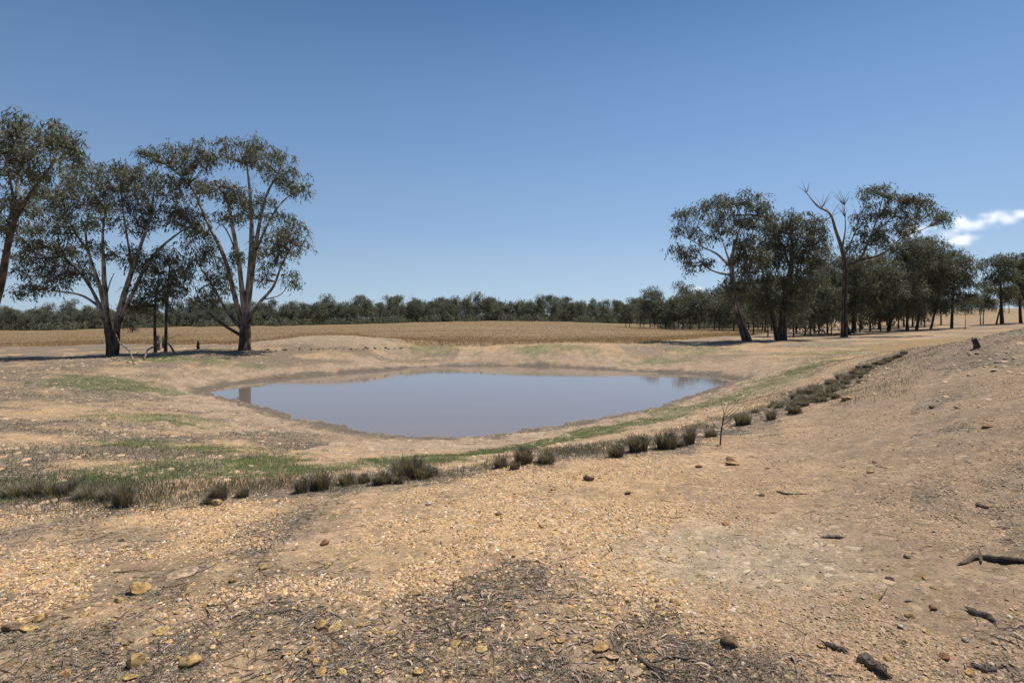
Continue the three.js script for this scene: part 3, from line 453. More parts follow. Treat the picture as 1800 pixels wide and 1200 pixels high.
// ---------------------------------------------------------------- woodland behind the field
const protos = [];
for (let v = 0; v < 8; v++) {
  const r = rng(300 + v), H = 7.5 + r() * 5.5, trunk = new MB(), crown = new MB(), n = 2 + Math.floor(r() * 2), bc = barkCol(0, 3, [0.33, 0.27, 0.23], r), tips = [];
  trunk.tube([V(0, -0.4, 0), V(gauss(r) * 0.15, H * 0.15, 0), V(gauss(r) * 0.3, H * 0.3, 0)], [0.17, 0.14, 0.12], bc, 7, 0, r);
  for (let k = 0; k < n + 1; k++) { const a = r() * 6.28, q = 0.9 + r() * 1.6, e = V(Math.cos(a) * q, H * (0.62 + r() * 0.28), Math.sin(a) * q); trunk.tube([V(0, H * 0.27, 0), V(Math.cos(a) * q * 0.45, H * 0.45, Math.sin(a) * q * 0.45), e], [0.10, 0.07, 0.03], bc, 5, 0, r); tips.push(e); }
  const nc = 15 + Math.floor(r() * 5);
  for (let k = 0; k < nc; k++) { const a = r() * 6.28, y = 0.18 + r() * 0.76, q = (1.3 + 2.3 * Math.sin(Math.min(1, (y - 0.1) / 0.8) * Math.PI)) * (0.3 + r() * 0.75); foliage(crown, V(Math.cos(a) * q, H * y, Math.sin(a) * q), 1.3 + r() * 0.7, 0.8 + r() * 0.5, 1.3 + r() * 0.6, 0.6, 110, r); }
  for (let k = 0; k < nc; k++) { const a = r() * 6.28, y = 0.36 + r() * 0.6, q = (1.1 + 1.6 * Math.sin(Math.min(1, (y - 0.25) / 0.7) * Math.PI)) * (0.35 + r() * 0.75); foliage(crown, V(Math.cos(a) * q, H * y, Math.sin(a) * q), 1.0 + r() * 0.6, 0.65 + r() * 0.4, 1.0 + r() * 0.5, 0.55, 120, r); }
  const g = new THREE.Group(); const t = trunk.mesh(barkMat); t.name = 'trunk'; const c = crown.mesh(leafGloss); c.name = 'crown'; g.add(t, c); protos.push(g);
}
function farTree(t, D, s, label, group) {
  const x = t * D, z = -D, o = protos[Math.floor(R() * protos.length)].clone(); o.position.set(x, hgt(x, z) - 0.05, z); o.rotation.y = R() * 6.28; o.scale.set(s * (0.9 + R() * 0.3), s, s * (0.9 + R() * 0.3));
  add(o, 'woodland_tree', label, 'tree', group);
}
{
  const LB = 'grey-green gum tree in the long woodland belt beyond the straw field', GR = 'woodland belt beyond the field';
  for (const [D0, dt, t0, t1, sc] of [[212, 0.0142, -1.0, 0.26, 0.82], [230, 0.0155, -1.05, 0.5, 0.9], [255, 0.017, -1.1, 0.6, 1.0]])
    for (let t = t0; t < t1; t += dt * (0.6 + R() * 0.8)) farTree(t, D0 + R() * 14, sc * (0.6 + R() * 0.5), LB, GR);
  const LB2 = 'gum tree of the nearer wood behind the gum with leaning trunk', GR2 = 'nearer wood behind the leaning gum';
  for (let t = 0.2; t < 0.47; t += 0.005 + R() * 0.016) farTree(t, lerp(122, 88, (t - 0.2) / 0.27) + R() * 18, lerp(0.62, 0.7, (t - 0.2) / 0.27) * (0.75 + R() * 0.5), LB2, GR2);
  const LB3 = 'low gum tree filling the shade round the dead-topped gum', GR3 = 'low trees round the dead-topped gum';
  for (const [px, D, s] of [[1345, 84, 0.75], [1400, 78, 0.8], [1432, 88, 0.85], [1455, 72, 0.7], [1515, 92, 0.95], [1545, 84, 0.8], [1590, 100, 0.9], [1290, 96, 0.8], [1620, 110, 0.85], [1655, 104, 0.8], [1325, 70, 0.6], [1415, 66, 0.55], [1440, 74, 0.7], [1490, 70, 0.65], [1530, 78, 0.75], [1565, 90, 0.85], [1605, 96, 0.8], [1500, 100, 0.9], [1560, 112, 0.9], [1350, 62, 0.42], [1395, 60, 0.4], [1425, 64, 0.5], [1462, 62, 0.45], [1512, 74, 0.6], [1548, 72, 0.5], [1580, 84, 0.6], [1625, 92, 0.6]]) farTree((px - 900) / F, D, s, LB3, GR3);
  const LB4 = 'distant gum tree on the pale slope behind the round-headed gum', GR4 = 'trees on the far pale slope';
  for (let k = 0; k < 26; k++) farTree(0.56 + k * 0.0165 + R() * 0.01, 250 + R() * 60, 0.8 + R() * 0.3, LB4, GR4);
  farTree((232 - 900) / F, 120, 0.62, 'lone small gum standing out in the straw field before the belt', undefined);
}

{
  const mb = new MB(), r = rng(612); for (let k = 0; k < 5; k++) foliage(mb, V(gauss(r) * 2.2, 0.7 + r() * 0.9, gauss(r) * 1.2), 1.3, 0.8, 1.2, 0.6, 90, r);
  const n = 670, im = new THREE.InstancedMesh(mb.mesh(leafGloss).geometry, leafGloss, n), d = new THREE.Object3D(), c = new THREE.Color();
  for (let k = 0; k < n; k++) { const near = k >= 620, t = near ? 0.26 + 0.26 * r() : -1.1 + 1.65 * (k + r()) / 620, D = near ? 118 + r() * 24 : 206 + r() * 95; d.position.set(t * D, hgt(t * D, -D) - 0.1, -D); d.rotation.y = r() * 6.28; d.scale.setScalar((0.8 + r() * 0.8) * (near ? 0.42 : 1)); d.updateMatrix(); im.setMatrixAt(k, d.matrix); im.setColorAt(k, c.setRGB(1, 1, 1)); }
  setK(im, 'stuff'); add(im, 'woodland_undergrowth', 'low dark undergrowth between the trunks of the far woods');
}

// ---------------------------------------------------------------- dead wood: stumps, logs, sticks
const woodMat = new THREE.MeshStandardMaterial({ vertexColors: true, roughness: 0.92, map: barkMap, bumpMap: barkBump, bumpScale: 0.006 });
const wood = (a, b) => (v, u, an) => mixc(a, b, fbm(v[0] * 30 + an * 3, v[1] * 9 + v[2] * 4, 3));
const GREY = [[0.12, 0.10, 0.085], [0.33, 0.29, 0.25]], DARK = [[0.065, 0.05, 0.04], [0.21, 0.16, 0.12]];
// a stick through picture places on the ground, lifted by its own thickness
function stick(name, pts, r0, r1, tone, label, side = []) {
  const P = pts.map(([px, py, up = 0, dm]) => { const [x, z] = gp(px, py, dm ?? 1.5); return V(x, hgt(x, z) + up, z); }), o = P[0].clone(), mb = new MB(), r = rng(P.length * 31 + Math.round(pts[0][0]));
  const cv = new THREE.CatmullRomCurve3(P.map((p) => p.clone().sub(o))), n = Math.max(5, P.length * 3), cp = [], rr = []; for (let k = 0; k <= n; k++) { const q = lerp(r0, r1, k / n), p = cv.getPoint(k / n); p.add(V(gauss(r) * q * 0.55, q * (0.7 + gauss(r) * 0.3), gauss(r) * q * 0.55)); cp.push(p); rr.push(q * (k === 0 || k === n ? 0.45 : 0.75 + r() * 0.5)); }
  mb.tube(cp, rr, wood(...tone), 8, 0.35, r);
  for (const e of [0, n]) for (let k = 0; k < 3; k++) { const d = cp[e].clone().sub(cp[e ? n - 1 : 1]).normalize(), a = cp[e].clone().add(V(gauss(r) * r0 * 0.5, gauss(r) * r0 * 0.5, gauss(r) * r0 * 0.5)); mb.tube([a.clone().addScaledVector(d, -r0), a.clone().addScaledVector(d, r0 * (0.5 + r() * 1.4))], [r0 * 0.35, r0 * 0.06], wood(...tone), 4, 0.2, r); }
  for (const [k, dx, dy, dz, rr] of side) { const p = P[k].clone().sub(o).add(V(0, r0 * 0.8, 0)); mb.tube([p, p.clone().add(V(dx * 0.5, dy * 0.6, dz * 0.5)), p.clone().add(V(dx, dy, dz))], [rr, rr * 0.8, rr * 0.4], wood(...tone), 6, 0.2, r); }
  const m = mb.mesh(woodMat); m.position.copy(o); return add(m, name, label, name.includes('log') ? 'log' : 'stick');
}
stick('fallen_branch', [[1690, 995], [1725, 985], [1765, 990], [1830, 993], [1900, 990]], 0.014, 0.021, DARK, 'dark forked branch lying on the pale ground', [[1, 0.03, 0.03, -0.05, 0.009], [1, -0.05, 0.0, 0.06, 0.009]]);
stick('broken_stick', [[1704, 1076], [1728, 1086], [1752, 1098]], 0.017, 0.013, DARK, 'short thick dark broken stick between forked branch and stubby log chunk');
stick('bark_log', [[1516, 1166], [1535, 1177], [1558, 1190]], 0.023, 0.019, [[0.06, 0.045, 0.035], [0.2, 0.15, 0.11]], 'short stubby weathered log chunk on the gravel');
stick('bark_piece', [[1452, 1136], [1468, 1142], [1486, 1148]], 0.017, 0.010, DARK, 'dark flat bark piece near the stubby log chunk');
stick('dry_stick', [[1066, 1143], [1085, 1147], [1102, 1154]], 0.009, 0.006, DARK, 'short dark stick beside the upper end of the long split stick');
stick('split_stick', [[1110, 1147], [1130, 1165], [1152, 1184], [1172, 1203]], 0.010, 0.008, DARK, 'long thin split stick slanting across the leaf litter', [[1, 0.1, 0.02, 0.13, 0.006]]);
stick('dry_stick', [[1180, 1160], [1215, 1163], [1252, 1170]], 0.009, 0.006, DARK, 'straight dark stick lying between split stick and half-buried brown lump');
stick('dry_stick', [[1448, 946], [1465, 947], [1480, 947]], 0.012, 0.012, DARK, 'small straight dark stick alone on the brown gravel');
stick('dry_stick', [[1715, 1178], [1740, 1182], [1765, 1176]], 0.013, 0.006, DARK, 'knobbly dark stick near a reddish-brown stone', [[1, 0.03, 0.02, -0.06, 0.006]]);
stick('curved_twig', [[1366, 865], [1385, 870], [1418, 870]], 0.010, 0.005, DARK, 'thin curved twig on the orange gravel');
stick('dry_stick', [[1718, 890], [1730, 893], [1738, 896]], 0.016, 0.010, DARK, 'small dark stick on stony ground behind the forked branch');
stick('dry_stick', [[1200, 1158], [1160, 1160], [1140, 1172]], 0.006, 0.005, GREY, 'thin grey stick crossing the split stick');
// stumps and fallen limbs under the left gums
function stump(px, py, h, r0, lean, tone, label, dm = 20) {
  const [x, z] = gp(px, py, dm), mb = new MB(), r = rng(Math.round(px * 7)), y = hgt(x, z);
  mb.tube([V(0, -0.15, 0), V(lean * 0.2, h * 0.3, 0.02), V(lean * 0.6, h * 0.7, 0), V(lean, h, 0)], [r0 * 1.35, r0, r0 * 0.9, r0 * 0.72], wood(...tone), 9, 0.35, r);
  for (let k = 0; k < 4; k++) { const a = r() * 6.28; mb.tube([V(lean + Math.cos(a) * r0 * 0.4, h * 0.92, Math.sin(a) * r0 * 0.4), V(lean + Math.cos(a) * r0 * 0.5, h * (1.02 + r() * 0.1), Math.sin(a) * r0 * 0.5)], [r0 * 0.3, 0.01], wood(...tone), 5, 0, r); }
  const m = mb.mesh(woodMat); m.position.set(x, y, z); return add(m, 'stump', label, 'stump');
}
stump(277, 616, 0.98, 0.15, 0.02, GREY, 'tall broken grey stump under the young gum');
stump(287, 612, 0.85, 0.09, -0.03, GREY, 'thin grey stump beside the tall broken one');
stump(348, 614, 0.55, 0.10, 0.0, [[0.07, 0.055, 0.045], [0.2, 0.16, 0.13]], 'short square-topped stump alone between the stumps and the mound gum');
stump(1717, 612, 0.20, 0.06, -0.05, DARK, 'small charred stump on the slope of the high gravel bank', 8);
function limb(name, A, B, rad, tone, label, bits = [], dm = 20) {
  const W = ([px, py, up]) => { const [x, z] = gp(px, py, dm); return V(x, hgt(x, z) + up, z); }, a = W(A), b = W(B), mb = new MB(), r = rng(Math.round(A[0] * 3 + B[0])), L = a.distanceTo(b);
  const q = (t, s) => V(0, 0, 0).lerp(b.clone().sub(a), t).add(V(gauss(r) * 0.03 * L, gauss(r) * 0.02 * L + s, gauss(r) * 0.03 * L));
  mb.tube([V(0, 0, 0), q(0.35, 0.02 * L), q(0.7, 0), b.clone().sub(a)], [rad, rad * 0.85, rad * 0.6, rad * 0.35], wood(...tone), 7, 0.15, r);
  for (const [t, dx, dy, dz] of bits) { const p = V(0, 0, 0).lerp(b.clone().sub(a), t), e = p.clone().add(V(dx, dy, dz)), md = p.clone().lerp(e, 0.5).add(V(gauss(r) * 0.08, 0.05, 0)); mb.tube([p, md, e], [rad * 0.5, rad * 0.35, rad * 0.12], wood(...tone), 5, 0.1, r); }
  const m = mb.mesh(woodMat); m.position.copy(a); return add(m, name, label, 'branch');
}
limb('leaning_branch', [235, 641, 0.03], [203, 628, 1.35], 0.05, [[0.2, 0.17, 0.15], [0.42, 0.37, 0.32]], 'pale bare branch propped against the wide leaning gum');
limb('fallen_limb', [253, 633, 0.05], [276, 618, 0.75], 0.06, GREY, 'grey limb leaning up to the tall broken stump', [[0.5, 0.3, 0.25, 0]]);
limb('fallen_limb', [306, 622, 0.05], [291, 617, 0.8], 0.07, GREY, 'grey limb leaning on the thin grey stump', [[0.4, 0.3, 0.1, 0.1]]);
limb('dead_branch', [280, 614, 0.55], [322, 608, 0.95], 0.035, [[0.08, 0.065, 0.055], [0.2, 0.17, 0.14]], 'bare twiggy dead branch reaching out from the stumps toward the square-topped one', [[0.4, 0.5, -0.25, 0.1], [0.6, 0.4, 0.3, 0], [0.8, 0.4, -0.2, 0], [0.3, 0.2, 0.4, 0.1]]);
limb('fallen_log', [1432, 586, 0.15], [1458, 590, 0.1], 0.13, [[0.25, 0.21, 0.18], [0.45, 0.4, 0.35]], 'pale fallen log on the ground near the twin-trunked gum', [[0.5, 0.4, 0.4, 0]], 40);
limb('fallen_log', [1496, 590, 0.12], [1524, 589, 0.15], 0.12, [[0.25, 0.21, 0.18], [0.45, 0.4, 0.35]], 'grey fallen log at the foot of the dead-topped gum', [[0.3, -0.2, 0.4, 0]], 40);
limb('fallen_limb', [1475, 566, 0.5], [1430, 548, 2.2], 0.09, [[0.25, 0.21, 0.18], [0.45, 0.4, 0.35]], 'pale broken limb hanging low from the dead-topped gum', [[0.6, 0.3, 0.6, 0]], 40);
limb('fence_post', [1697, 580, -0.1], [1698, 579.6, 2.3], 0.05, GREY, 'single thin fence post at the edge of the paddock behind the bank', [], 60);
scene.children.find((o) => o.name === 'fence_post').userData.category = 'post';
{ // dead sapling in the tussock line
  const [x, z] = gp(1266, 782), mb = new MB(), r = rng(91); mb.tube([V(0, -0.05, 0), V(0.02, 0.2, 0), V(0.06, 0.45, 0)], [0.012, 0.009, 0.004], wood(...DARK), 6, 0, r);
  for (let k = 0; k < 14; k++) { const y = 0.12 + r() * 0.32, a = r() * 6.28, l = 0.1 + r() * 0.18; mb.tube([V(y * 0.13, y, 0), V(y * 0.13 + Math.cos(a) * l * 0.5, y + l * 0.4, Math.sin(a) * l * 0.5), V(y * 0.13 + Math.cos(a) * l, y + l * 0.9, Math.sin(a) * l)], [0.004, 0.003, 0.0015], wood(...DARK), 4, 0, r); }
  const m = mb.mesh(woodMat); m.position.set(x, hgt(x, z), z); add(m, 'dead_sapling', 'thin bare dead sapling standing by the grass tussocks', 'sapling');
}

// ---------------------------------------------------------------- grass tussocks
const grassMat = new THREE.MeshPhysicalMaterial({ vertexColors: true, roughness: 1.0, transmission: 0.45, thickness: 0, side: THREE.DoubleSide });
function tussockMesh(seed, n, h, w, tone) {
  const r = rng(seed), mb = new MB();
  for (let k = 0; k < n; k++) {
    const a = r() * 6.28, q = Math.sqrt(r()) * w * 0.42, bx = Math.cos(a) * q, bz = Math.sin(a) * q, a2 = a + gauss(r) * 0.9, out = (0.12 + r() * 0.65) * w * 0.75, hh = h * (0.45 + r() * 0.6), wd = 0.0035 + r() * 0.003, c0 = tone[Math.floor(r() * tone.length)], kk = 0.65 + r() * 0.6;
    const b = mb.n, sx = -Math.sin(a2) * wd, sz = Math.cos(a2) * wd, mx = bx + Math.cos(a2) * out * 0.35, mz = bz + Math.sin(a2) * out * 0.35;
    mb.p.push(bx - sx, -0.02, bz - sz, bx + sx, -0.02, bz + sz, mx + sx * 0.8, hh * 0.6, mz + sz * 0.8, mx - sx * 0.8, hh * 0.6, mz - sz * 0.8, bx + Math.cos(a2) * out, hh * (0.85 + r() * 0.2), bz + Math.sin(a2) * out);
    for (let q2 = 0; q2 < 5; q2++) mb.c.push(c0[0] * kk, c0[1] * kk, c0[2] * kk);
    mb.i.push(b, b + 1, b + 2, b, b + 2, b + 3, b + 3, b + 2, b + 4);
  }
  return mb.mesh(grassMat);
}
const BROWN = [[0.19, 0.14, 0.075], [0.14, 0.11, 0.06], [0.26, 0.195, 0.11], [0.13, 0.12, 0.055]], OLIVE = [[0.18, 0.15, 0.075], [0.23, 0.175, 0.095], [0.14, 0.125, 0.06]];
const tp = [tussockMesh(1, 520, 0.34, 0.32, BROWN), tussockMesh(2, 430, 0.28, 0.26, BROWN), tussockMesh(3, 300, 0.22, 0.24, BROWN), tussockMesh(4, 420, 0.26, 0.36, OLIVE)];
{
  const LB = 'dark brown spiky grass tussock in the line along the foot of the bank', GR = 'grass tussocks along the foot of the bank';
  const list = [[215, 890, 0, 1.05], [190, 880, 1, 1], [155, 876, 3, 1.0], [120, 872, 1, 0.9], [90, 872, 3, 0.95], [60, 876, 1, 0.9], [28, 874, 3, 0.9], [5, 872, 1, 0.9], [385, 880, 1, 1.05], [372, 884, 3, 0.7], [425, 874, 2, 0.8], [562, 860, 1, 1.0], [530, 866, 2, 0.9], [610, 852, 3, 0.8], [640, 850, 2, 0.8], [672, 852, 1, 0.85], [715, 842, 0, 1.25], [738, 840, 3, 1], [760, 836, 2, 0.9], [880, 822, 2, 0.9], [920, 816, 1, 1.15], [960, 812, 3, 1.0], [1083, 803, 2, 0.95], [1122, 793, 1, 1.3], [1172, 788, 0, 1.05], [1212, 780, 1, 1.0], [1250, 768, 2, 0.9], [1306, 748, 1, 1.15], [1356, 738, 2, 1.1], [905, 826, 2, 0.6], [700, 850, 2, 0.7], [1195, 786, 2, 0.7]];
  for (const [px, py, v, s] of list) { const [x, z] = gp(px, py), o = tp[v].clone(); o.position.set(x, hgt(x, z), z); o.rotation.y = R() * 6.28; const q = px < 460 ? 0.6 : 0.8; o.scale.set(s * q * (0.8 + R() * 0.5), s * q * (0.75 + R() * 0.4), s * q * (0.8 + R() * 0.5)); add(o, 'grass_tussock', LB, 'tussock', GR); }
  const LB2 = 'low brown tussock in the grass drain running up beside the high bank', GR2 = 'tussocks filling the drain by the high bank';
  const line = [[1385, 722], [1420, 705], [1445, 690], [1470, 676], [1500, 662], [1530, 648], [1562, 634]].map(([a, b]) => gp(a, b));
  for (let k = 0; k < 150; k++) { const q = (k / 150) * (line.length - 1.001), i = Math.floor(q), u = q - i, x = lerp(line[i][0], line[i + 1][0], u) + gauss(R) * 0.6, z = lerp(line[i][1], line[i + 1][1], u) + gauss(R) * 0.6, o = tp[[2, 1, 2][k % 3]].clone(); const s = 0.28 + R() * R() * 0.6; o.position.set(x, hgt(x, z), z); o.rotation.y = R() * 6.28; o.scale.set(s * (1.1 + R()), s, s * (1.1 + R())); add(o, 'drain_tussock', LB2, 'tussock', GR2); }
}

// ---------------------------------------------------------------- stones
function rockGeo(seed, det, flat, ang) {
  const r = rng(seed), g0 = new THREE.IcosahedronGeometry(1, det), p = g0.attributes.position, planes = [];
  for (let k = 0; k < 9; k++) { const a = r() * 6.28, y = r() * 2 - 1, q = Math.sqrt(1 - y * y); planes.push([Math.cos(a) * q, y, Math.sin(a) * q, 0.55 + r() * 0.3]); }
  for (let i = 0; i < p.count; i++) {
    let x = p.getX(i), y = p.getY(i), z = p.getZ(i);
    for (const [a, b, c, d] of planes) { const t = x * a + y * b + z * c - d; if (t > 0) { x -= a * t * ang; y -= b * t * ang; z -= c * t * ang; } }
    const n = 1 + (fbm(x * 2 + seed, y * 2 + z * 1.7, 3) - 0.5) * 0.25; p.setXYZ(i, x * n, y * n * flat, z * n);
  }
  g0.computeVertexNormals(); return g0;
}
const rockMats = { sand: [0.56, 0.385, 0.17], ochre: [0.50, 0.31, 0.125], brown: [0.24, 0.15, 0.095], pale: [0.50, 0.36, 0.245], white: [0.62, 0.56, 0.48], rust: [0.30, 0.14, 0.07] };
const rockTex = (() => { const N = 128, d = new Uint8Array(N * N * 4); for (let j = 0; j < N; j++) for (let i = 0; i < N; i++) { const v = 0.66 + (fbm(i * 0.09, j * 0.09, 5) - 0.5) * 0.75 + (fbm(i * 0.5, j * 0.5, 2) - 0.5) * 0.15, o = (j * N + i) * 4; d[o] = clamp(v) * 255; d[o + 1] = clamp(v * 0.985) * 255; d[o + 2] = clamp(v * 0.95) * 255; d[o + 3] = 255; } const t = new THREE.DataTexture(d, N, N); t.colorSpace = THREE.SRGBColorSpace; t.wrapS = t.wrapT = THREE.RepeatWrapping; t.magFilter = THREE.LinearFilter; t.needsUpdate = true; return t; })();
for (const k in rockMats) rockMats[k] = new THREE.MeshStandardMaterial({ color: new THREE.Color().setRGB(...rockMats[k].map((v) => v * 1.35)), map: rockTex, roughness: 0.9, flatShading: true });
const bigGeos = [0, 1, 2, 3, 4].map((k) => rockGeo(40 + k, 3, [0.55, 0.42, 0.6, 0.35, 0.7][k], 0.95));
function rock(px, py, wpx, hpx, mat, v, label, group, turn) {
  const [x, z] = gp(px, py), D = -z, s = wpx / 2 / F * D, o = new THREE.Mesh(bigGeos[v], rockMats[mat]);
  const sy = hpx / 2 / F * D / [0.55, 0.42, 0.6, 0.35, 0.7][v]; o.scale.set(s, Math.min(sy, s * 1.5), s * (0.75 + R() * 0.3)); o.rotation.set(gauss(R) * 0.15, turn ?? R() * 6.28, gauss(R) * 0.15);
  o.position.set(x, hgt(x, z) + hpx / 2 / F * D * 0.38, z); return add(o, 'rock', label, 'rock', group);
}
rock(240, 1172, 34, 30, 'sand', 2, 'upright wedge-shaped yellow sandstone rock on the dark leaf litter');
rock(336, 1168, 38, 26, 'sand', 0, 'long slanted yellow sandstone rock on the dark leaf litter');
rock(242, 1040, 42, 22, 'ochre', 1, 'flat-topped yellow-brown slab casting a black shadow on the gravel');
rock(320, 1010, 54, 10, 'pale', 3, 'pale pinkish flat stone sunk into the gravel', undefined, 0.2);
rock(22, 1108, 40, 18, 'brown', 1, 'brown flat rock touching a flat yellow rock');
rock(50, 1110, 30, 14, 'sand', 3, 'flat yellow rock touching the brown flat rock');
rock(66, 1092, 22, 14, 'ochre', 0, 'small ochre rock just behind the touching yellow and brown rocks');
rock(562, 1104, 24, 16, 'ochre', 0, 'rounded ochre rock beside a dry leaf on the litter');
rock(283, 1114, 28, 10, 'sand', 3, 'thin flat sandy rock on the edge of the leaf litter');
rock(381, 888, 22, 13, 'sand', 2, 'yellow block of rock beside a tussock at the foot of the bank');
rock(1035, 845, 24, 15, 'brown', 4, 'dark brown round rock alone on the gravel near the tussocks');
rock(1284, 812, 22, 11, 'rust', 1, 'reddish rock lying on a flat ochre one');
rock(1288, 816, 26, 9, 'ochre', 3, 'flat ochre rock under the reddish one on the gravel bank');
rock(1228, 822, 14, 8, 'rust', 0, 'small rust-coloured rock near the two stacked rocks');
rock(1490, 702, 22, 10, 'sand', 3, 'pale yellow slab beside the grass drain', undefined, 0.5);
rock(1738, 750, 22, 7, 'rust', 3, 'flat reddish rock on the high bank');
rock(1284, 1134, 34, 24, 'brown', 0, 'big half-buried brown lump on the pale ground');
rock(1586, 1105, 15, 9, 'white', 0, 'whitish oval stone on the grey ground');
rock(1697, 1126, 13, 9, 'white', 2, 'whitish round stone near the broken stick');
rock(476, 1140, 15, 12, 'pale', 0, 'pale cube-like stone on the leaf litter');
rock(546, 1146, 14, 11, 'ochre', 2, 'small ochre stone beside a dry stalk on the litter');
rock(841, 1173, 9, 13, 'white', 4, 'small upright cream stone in the leaf litter');
rock(735, 1183, 20, 10, 'ochre', 3, 'flat orange stone in the leaf litter near the upright cream stone');
rock(1660, 1158, 22, 12, 'rust', 0, 'reddish-brown stone near the knobbly dark stick');
rock(1560, 1162, 14, 9, 'sand', 0, 'small sandy stone by the stubby log chunk');
rock(1640, 1036, 12, 7, 'sand', 0, 'small sandy stone between the forked branch and the broken stick');
rock(1640, 1072, 16, 9, 'rust', 2, 'small reddish stone on the grey ground');
rock(1340, 872, 12, 8, 'brown', 4, 'small dark brown rock on the smooth orange gravel');
rock(1537, 813, 11, 5, 'rust', 1, 'tiny reddish flat rock on the smooth orange gravel');
rock(1640, 717, 12, 8, 'brown', 0, 'small dark rock on the high bank slope');
rock(1750, 652, 16, 4, 'white', 3, 'flat white stone on the high bank near the charred stump');
rock(876, 905, 16, 9, 'brown', 0, 'small brown rock alone on the orange gravel');
rock(752, 888, 14, 10, 'white', 1, 'whitish rock in the orange gravel near the biggest tussock');
rock(570, 957, 18, 12, 'rust', 0, 'reddish rock alone in the orange gravel');
rock(214, 952, 15, 9, 'pale', 2, 'pale rock on the gravel in front of the tussocks');
rock(1105, 868, 14, 8, 'brown', 1, 'small brown rock between the round rock and the pale dusty ground');
{ // look-alike stones strewn over the bank
  const r = rng(404), LB = 'small loose ochre stone strewn over the gravel bank', GR = 'small ochre stones on the bank';
  for (let k = 0; k < 150; k++) {
    const px = r() * 1800, py = 800 + Math.pow(r(), 0.8) * 395, [x, z] = gp(px, py), o = regions(x, z); if (o.side > -0.2 || (o.dust > 0.3 && r() < 0.7) || (px > 1150 && r() < 0.6)) { continue; }
    const s = 0.014 + Math.pow(r(), 2) * 0.024, m = new THREE.Mesh(bigGeos[k % 5], rockMats[['sand', 'ochre', 'sand', 'pale', 'ochre'][Math.floor(r() * 5)]]); m.scale.set(s * (0.8 + r() * 0.6), s * (0.7 + r() * 0.4), s); m.rotation.set(gauss(r) * 0.3, r() * 6.28, gauss(r) * 0.3); m.position.set(x, hgt(x, z) + s * 0.2, z); add(m, 'small_stone', LB, 'stone', GR);
  }
  const LB2 = 'dark earth clod in the row at the foot of the bare mound', GR2 = 'clods along the mound';
  for (let k = 0; k < 30; k++) { const px = 470 + k * 8.6 + gauss(r) * 7, [x, z] = gp(px, 616 - k * 0.12 + gauss(r) * 1.6, 30), s = 0.05 + r() * r() * 0.13, m = new THREE.Mesh(bigGeos[k % 5], rockMats.brown); m.scale.set(s * 1.3, s, s); m.rotation.y = r() * 6.28; m.position.set(x, hgt(x, z) + s * 0.3, z); add(m, 'earth_clod', LB2, 'clod', GR2); }
}

// ---------------------------------------------------------------- countless small things: gravel, litter, grass
const dummy = new THREE.Object3D(), tint = new THREE.Color();
function scatter(name, label, geo, mat, n, place) {
  const list = []; let guard = 0; while (list.length < n && guard++ < n * 12) { const q = place(); if (q) list.push(q); }
  const im = new THREE.InstancedMesh(geo, mat, list.length);
  list.forEach((q, k) => { dummy.position.set(q.x, q.y ?? hgt(q.x, q.z) + (q.up ?? 0), q.z); dummy.rotation.set(q.rx ?? 0, q.ry ?? 0, q.rz ?? 0); dummy.scale.set(q.sx, q.sy, q.sz); dummy.updateMatrix(); im.setMatrixAt(k, dummy.matrix); im.setColorAt(k, tint.setRGB(...q.c)); });
  setK(im, 'stuff'); return add(im, name, label, undefined);
}
const rs = rng(909);
const polarPick = (r0, r1, spread = 0.93) => { const rr = r0 * Math.pow(r1 / r0, rs()), a = (rs() * 2 - 1) * Math.atan(spread) * 1.06; return [rr * Math.sin(a), -rr * Math.cos(a)]; };
const pebTone = () => { const q = rs(), k = 0.75 + rs() * 0.5; const c = q < 0.40 ? [0.54, 0.35, 0.185] : q < 0.66 ? [0.46, 0.285, 0.145] : q < 0.80 ? [0.55, 0.41, 0.27] : q < 0.84 ? [0.62, 0.55, 0.46] : q < 0.94 ? [0.23, 0.14, 0.09] : [0.52, 0.33, 0.11]; return c.map((v) => v * k); };
const pebMat = new THREE.MeshStandardMaterial({ color: 0xffffff, roughness: 0.92, flatShading: true });
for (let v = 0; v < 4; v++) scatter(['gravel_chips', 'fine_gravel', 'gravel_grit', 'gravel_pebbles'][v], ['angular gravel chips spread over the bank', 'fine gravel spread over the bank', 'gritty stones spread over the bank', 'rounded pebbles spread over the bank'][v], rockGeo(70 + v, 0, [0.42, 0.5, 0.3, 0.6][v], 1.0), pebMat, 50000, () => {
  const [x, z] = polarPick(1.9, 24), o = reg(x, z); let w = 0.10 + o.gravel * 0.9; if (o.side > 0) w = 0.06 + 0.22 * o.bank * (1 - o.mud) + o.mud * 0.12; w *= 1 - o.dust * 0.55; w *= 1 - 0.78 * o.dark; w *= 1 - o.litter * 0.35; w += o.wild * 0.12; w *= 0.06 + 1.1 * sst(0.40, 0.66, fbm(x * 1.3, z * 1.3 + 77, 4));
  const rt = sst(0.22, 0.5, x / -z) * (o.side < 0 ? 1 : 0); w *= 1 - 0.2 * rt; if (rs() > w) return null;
  const big = Math.pow(rs(), 5), s = (0.0013 + 0.00054 * o.r * (0.4 + rs() * 0.7) + big * 0.013) * (o.side > 0 ? 0.7 : 1) * (x / -z > 0.3 ? 0.85 : 1); const c = mixc(pebTone(), [0.30, 0.21, 0.14], rt * 0.6); return { x, z, up: s * 0.02, sx: s * (0.8 + rs() * 0.7), sy: s * (0.7 + rs() * 0.5), sz: s * (0.8 + rs() * 0.5), rx: rs() * 0.8, ry: rs() * 6.28, rz: rs() * 0.8, c };
});
